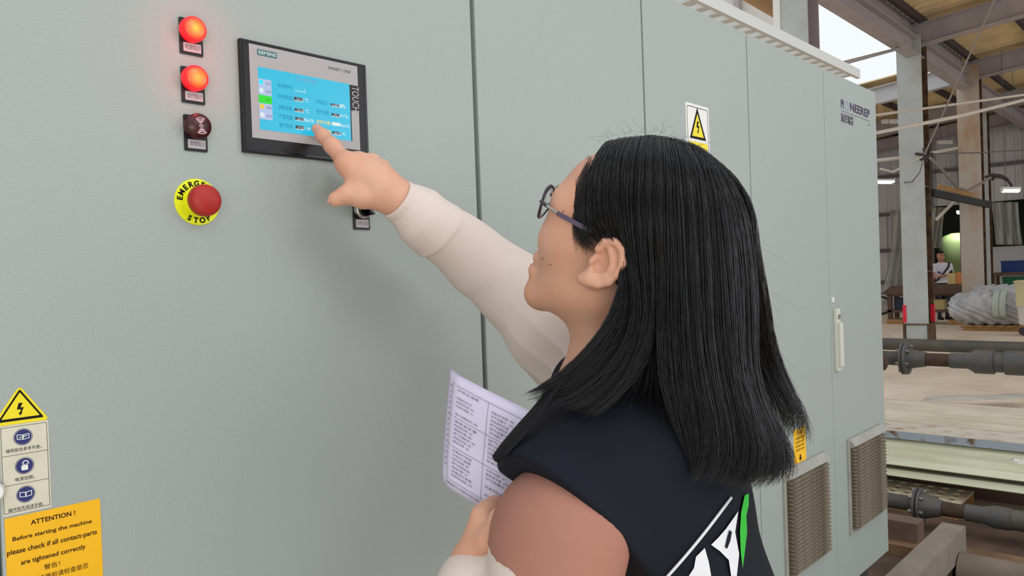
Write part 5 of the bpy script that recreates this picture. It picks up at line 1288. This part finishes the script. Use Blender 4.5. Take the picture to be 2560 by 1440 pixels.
t = thing('wrapped_bundle', (19.85, 2.9, .118), 'grey bundle wrapped in shiny plastic on a wooden pallet', 'bundle')
bo2 = link_mesh('wrap', np_mesh('wrap', V, Q), WRAP, t, smooth=True)
for yy in (2.62, 2.75):
    pts = [(19.85+.42*math.cos(a), yy, .52+.40*math.sin(a)) for a in np.linspace(math.pi*.25, math.pi*1.2, 14)]
    P = [[np.array(p)+np.array((0, dy, 0)) for dy in (-.06, .06)] for p in pts]; MB().grid(P, thick=.006).build('strap', mat('pale_green_strap', srgb(196, 206, 196), rough=.4), t)
# bin on a trolley at the right edge
t = thing('laundry_bin', (18.6, 1.85, 0), 'cream cloth lined bin on castors at the right edge', 'bin')
CRM = mat('cream_cloth', srgb(222, 212, 170), rough=.8); CRW = mat('white_bin', srgb(222, 218, 212), rough=.6)
MB().lathe((18.6, 1.85, .22), (0, 0, 1), [(0, .32), (.52, .36)], 24).build('tub', CRW, t)
MB().lathe((18.6, 1.85, .60), (0, 0, 1), [(0, .375), (.20, .37), (.47, .39), (.50, .42), (.52, .36)], 24).build('cloth_liner', CRM, t)
for a in (.6, 2.2, 3.8, 5.3): MB().cyl((18.6+.27*math.cos(a)-.03, 1.85+.27*math.sin(a), .09), (18.6+.27*math.cos(a)+.03, 1.85+.27*math.sin(a), .09), .09, 14).build('castor', STEELD, t)
MB().lathe((18.6, 1.85, .17), (0, 0, 1), [(0, .3), (.05, .3)], 20).build('dolly', WOODC, t)
# crates and stands behind
t = thing('blue_crate', (24.6, 3.2, 1.20), 'blue plastic crate on top of the dark shelf', 'crate')
BLUE = mat('blue_plastic', srgb(38, 66, 128), rough=.5); GREENC = mat('green_plastic', srgb(30, 104, 66), rough=.5)
p = dep(2545, 668, 22.5)
def crate(t, cx_, cy_, z0, wx, wy, h, m_, ribs=7):
    b = MB(); b.box(cx_-wx/2, cx_+wx/2, cy_-wy/2, cy_+wy/2, z0, z0+h*.9).build('tub', m_, t)
    MB().box(cx_-wx/2-.02, cx_+wx/2+.02, cy_-wy/2-.02, cy_+wy/2+.02, z0+h*.9, z0+h).build('rim', m_, t)
    for k in range(ribs): MB().box(cx_-wx/2-.015, cx_-wx/2, cy_-wy/2+(k+.35)*wy/ribs, cy_-wy/2+(k+.55)*wy/ribs, z0, z0+h*.9).build('rib', m_, t)
crate(t, p[0], p[1]-.1, 1.20, .5, .95, .34, BLUE)
t = thing('dark_shelf', (p[0], p[1], 0), 'dark wooden shelf under the blue crate', 'shelf')
MB().box(p[0]-.35, p[0]+.35, p[1]-.75, p[1]+.62, 1.10, 1.199).build('top', WOODD, t); MB().box(p[0]-.35, p[0]+.35, p[1]-.75, p[1]+.62, .4, .45).build('board', WOODD, t)
for y_ in (p[1]-.7, p[1]+.57):
    for x in (p[0]-.3, p[0]+.3): MB().box(x-.04, x+.04, y_-.04, y_+.04, 0, 1.1).build('leg', WOODD, t)
t = thing('green_crate', (p[0], p[1]-.1, .45), 'green plastic crate on the lower board of the shelf', 'crate'); crate(t, p[0], p[1]-.1, .451, .5, .9, .62, GREENC)
# plastic curtains in the openings
def drape(u0, u1, w0, w1, d, label, skew=0.0, narrow=1.0):
    P = []
    for q in np.linspace(0, 1, 16):
        row = []
        for r_ in np.linspace(0, 1, 22):
            mid = .5+(r_-.5)*(1-(1-narrow)*math.sin(math.pi*min(1, q*1.1)))
            u = u0+(u1-u0)*mid+skew*q; w = w0+(w1-w0)*q; row.append(dep(u, w, d+.10*math.sin(18*r_+2*q)+.05*math.sin(41*r_)))
        P.append(row)
    o = MB().grid(P, thick=.01).build('plastic_curtain', FILM); return tag(o, label, 'plastic curtain', 'plastic curtains')
drape(2225, 2292, 525, 765, 25.9, 'clear plastic curtain hanging left of the taped column', -28, .6)
drape(2328, 2362, 518, 620, 25.3, 'strip of clear plastic curtain at the dark doorway', -8, .9)
drape(2478, 2545, 505, 612, 24.1, 'clear plastic sheet over the right wall opening', 12, .95)
# floor clutter at the wall
t = thing('black_hose_reel', (27.5, 7.9, 0), 'dark wheel leaning at the wall beside the cabinet edge', 'wheel')
p = dep(2203, 757, 24.0)
MB().tube([(p[0], p[1]+.28*math.cos(a), .29+.26*math.sin(a)) for a in np.linspace(0, 2*math.pi, 24, endpoint=False)], .03, 8, closed=True).build('tyre', BLACK, t)
for k in range(3): a = k*2.09; MB().bar((p[0], p[1]-.25*math.cos(a), .29-.25*math.sin(a)), (p[0], p[1]+.25*math.cos(a), .29+.25*math.sin(a)), .02, .02, up=(1, 0, 0)).build('spoke', STEELG, t)

# ---------------------------------------------------------------- the man at the far end
mp_ = dep(2356, 690, 20.9); MX, MY = 22.75, 0.0
mpt = lambda u, w, d=20.9: dep(u, w, d)
man = SDF(); K = 1925/20.9
feet = np.array([mp_[0], mp_[1], 0]); MR, MF = RIGHT*np.array((1, 1, 0)), -FWD*np.array((1, 1, 0)); MR /= np.linalg.norm(MR); MF /= np.linalg.norm(MF)
def mq(r_, f_, z): return feet+1.045*(MR*r_+MF*f_+np.array((0, 0, z)))
hz = 1.66
man.ell(mq(-.06, .06, hz), (.092, .11, .135), np.array([MR, MF, (0, 0, 1)]), k=.02); man.ell(mq(-.06, .11, hz-.06), (.055, .06, .06), np.array([MR, MF, (0, 0, 1)]), k=.03); man.cap(mq(-.06, .16, hz-.01), mq(-.06, .165, hz-.025), .014, .018, k=.02)
for s in (-1, 1): man.ell(mq(-.06+s*.083, .04, hz-.01), (.012, .02, .033), np.array([MR, MF, (0, 0, 1)]), k=.01)
man.cap(mq(-.05, .03, 1.55), mq(-.02, 0, 1.42), .058, .065, k=.04)
man.ecap(mq(0, 0, 1.28), mq(0, 0, .98), .20, .17, MF, .62, k=.05)
for s in (-1, 1):
    sh = mq(s*.20, 0, 1.40); el = mq(s*.27, .04, 1.10); wr = mq(s*.05+.02, .27, 1.16)
    man.cap(mq(0, 0, 1.42), sh, .06, .065, k=.06); man.cap(sh, el, .055, .042, k=.03); man.cap(el, wr, .042, .030, k=.02); man.ell(wr-MR*s*.02+MF*.05, (.04, .055, .03), np.array([MR, MF, (0, 0, 1)]), k=.02)
    for k in range(4): man.cap(wr+MF*.07+np.array((0, 0, .02-.014*k)), wr-MR*s*.05+MF*.09+np.array((0, 0, .02-.014*k)), .010, .009, k=.006)
    man.cap(wr+MF*.04+np.array((0, 0, .03)), wr-MR*s*.03+MF*.08+np.array((0, 0, .055)), .011, .009, k=.008)
    man.cap(mq(s*.09, 0, .95), mq(s*.10, .02, .50), .085, .062, k=.04); man.cap(mq(s*.10, .02, .50), mq(s*.10, 0, .09), .062, .048, k=.03); man.cap(mq(s*.10, -.03, .04), mq(s*.11, .15, .035), .045, .04, k=.03)
V, Q = man.mesh(.014)
C_ = (V[Q].mean(1)-feet)/1.045; rr_ = C_@MR; ff = C_@MF; zz = C_[:, 2]
armlow = (ff > .140) & (zz < 1.26) & (zz > 1.02) | ((np.abs(rr_) > .215) & (zz < 1.24) & (zz > 1.0))
mi = np.zeros(len(C_), int); mi[zz < 1.485] = 1; mi[armlow] = 0; mi[zz < .96] = 2; mi[zz < .10] = 3
mi[(zz > hz+.055) | ((zz > hz-.03) & (ff < .03) & (zz > 1.55))] = 3
t = thing('person', tuple(feet), 'man in a patterned white t-shirt at the far end looking at his phone', 'person')
SHIRT = mat('patterned_white_tee', srgb(218, 214, 222), rough=.8, col2=srgb(90, 84, 104), vscale=9, lo=.60, hi=.68, detail=1)
link_mesh('body', np_mesh('body', V, Q, mi), [mat('skin_far', srgb(190, 134, 108), rough=.6), SHIRT, mat('dark_jeans', srgb(44, 46, 58), rough=.8), mat('black_cloth', srgb(20, 18, 18), rough=.8)], t, smooth=True)
MB().tube([mq(.17, .02, 1.47), mq(.09, .14, 1.36), mq(-.04, .16, 1.22), mq(-.15, .13, 1.08), mq(-.19, 0, 1.0), mq(-.10, -.13, 1.12), mq(.08, -.14, 1.36), mq(.17, .02, 1.47)], .022, 8).build('shoulder_strap', BLACK, t)
gl2 = MB()
for s in (-1, 1): gl2.tube([mq(-.06+s*.034+.024*math.cos(a), .162, hz+.015+.018*math.sin(a)) for a in np.linspace(0, 2*math.pi, 12, endpoint=False)], .004, 6, closed=True)
gl2.build('eyeglasses', BLACK, t)
ph = MB(); pp = mq(.0, .36, 1.20); ph.obox(pp, MR, MF*.8+np.array((0, 0, .6)), -MF*.6+np.array((0, 0, .8)), .038, .075, .006); o = ph.build('mobile_phone', BLACK); tag(o, 'dark mobile phone held by the man at the far end', 'phone')
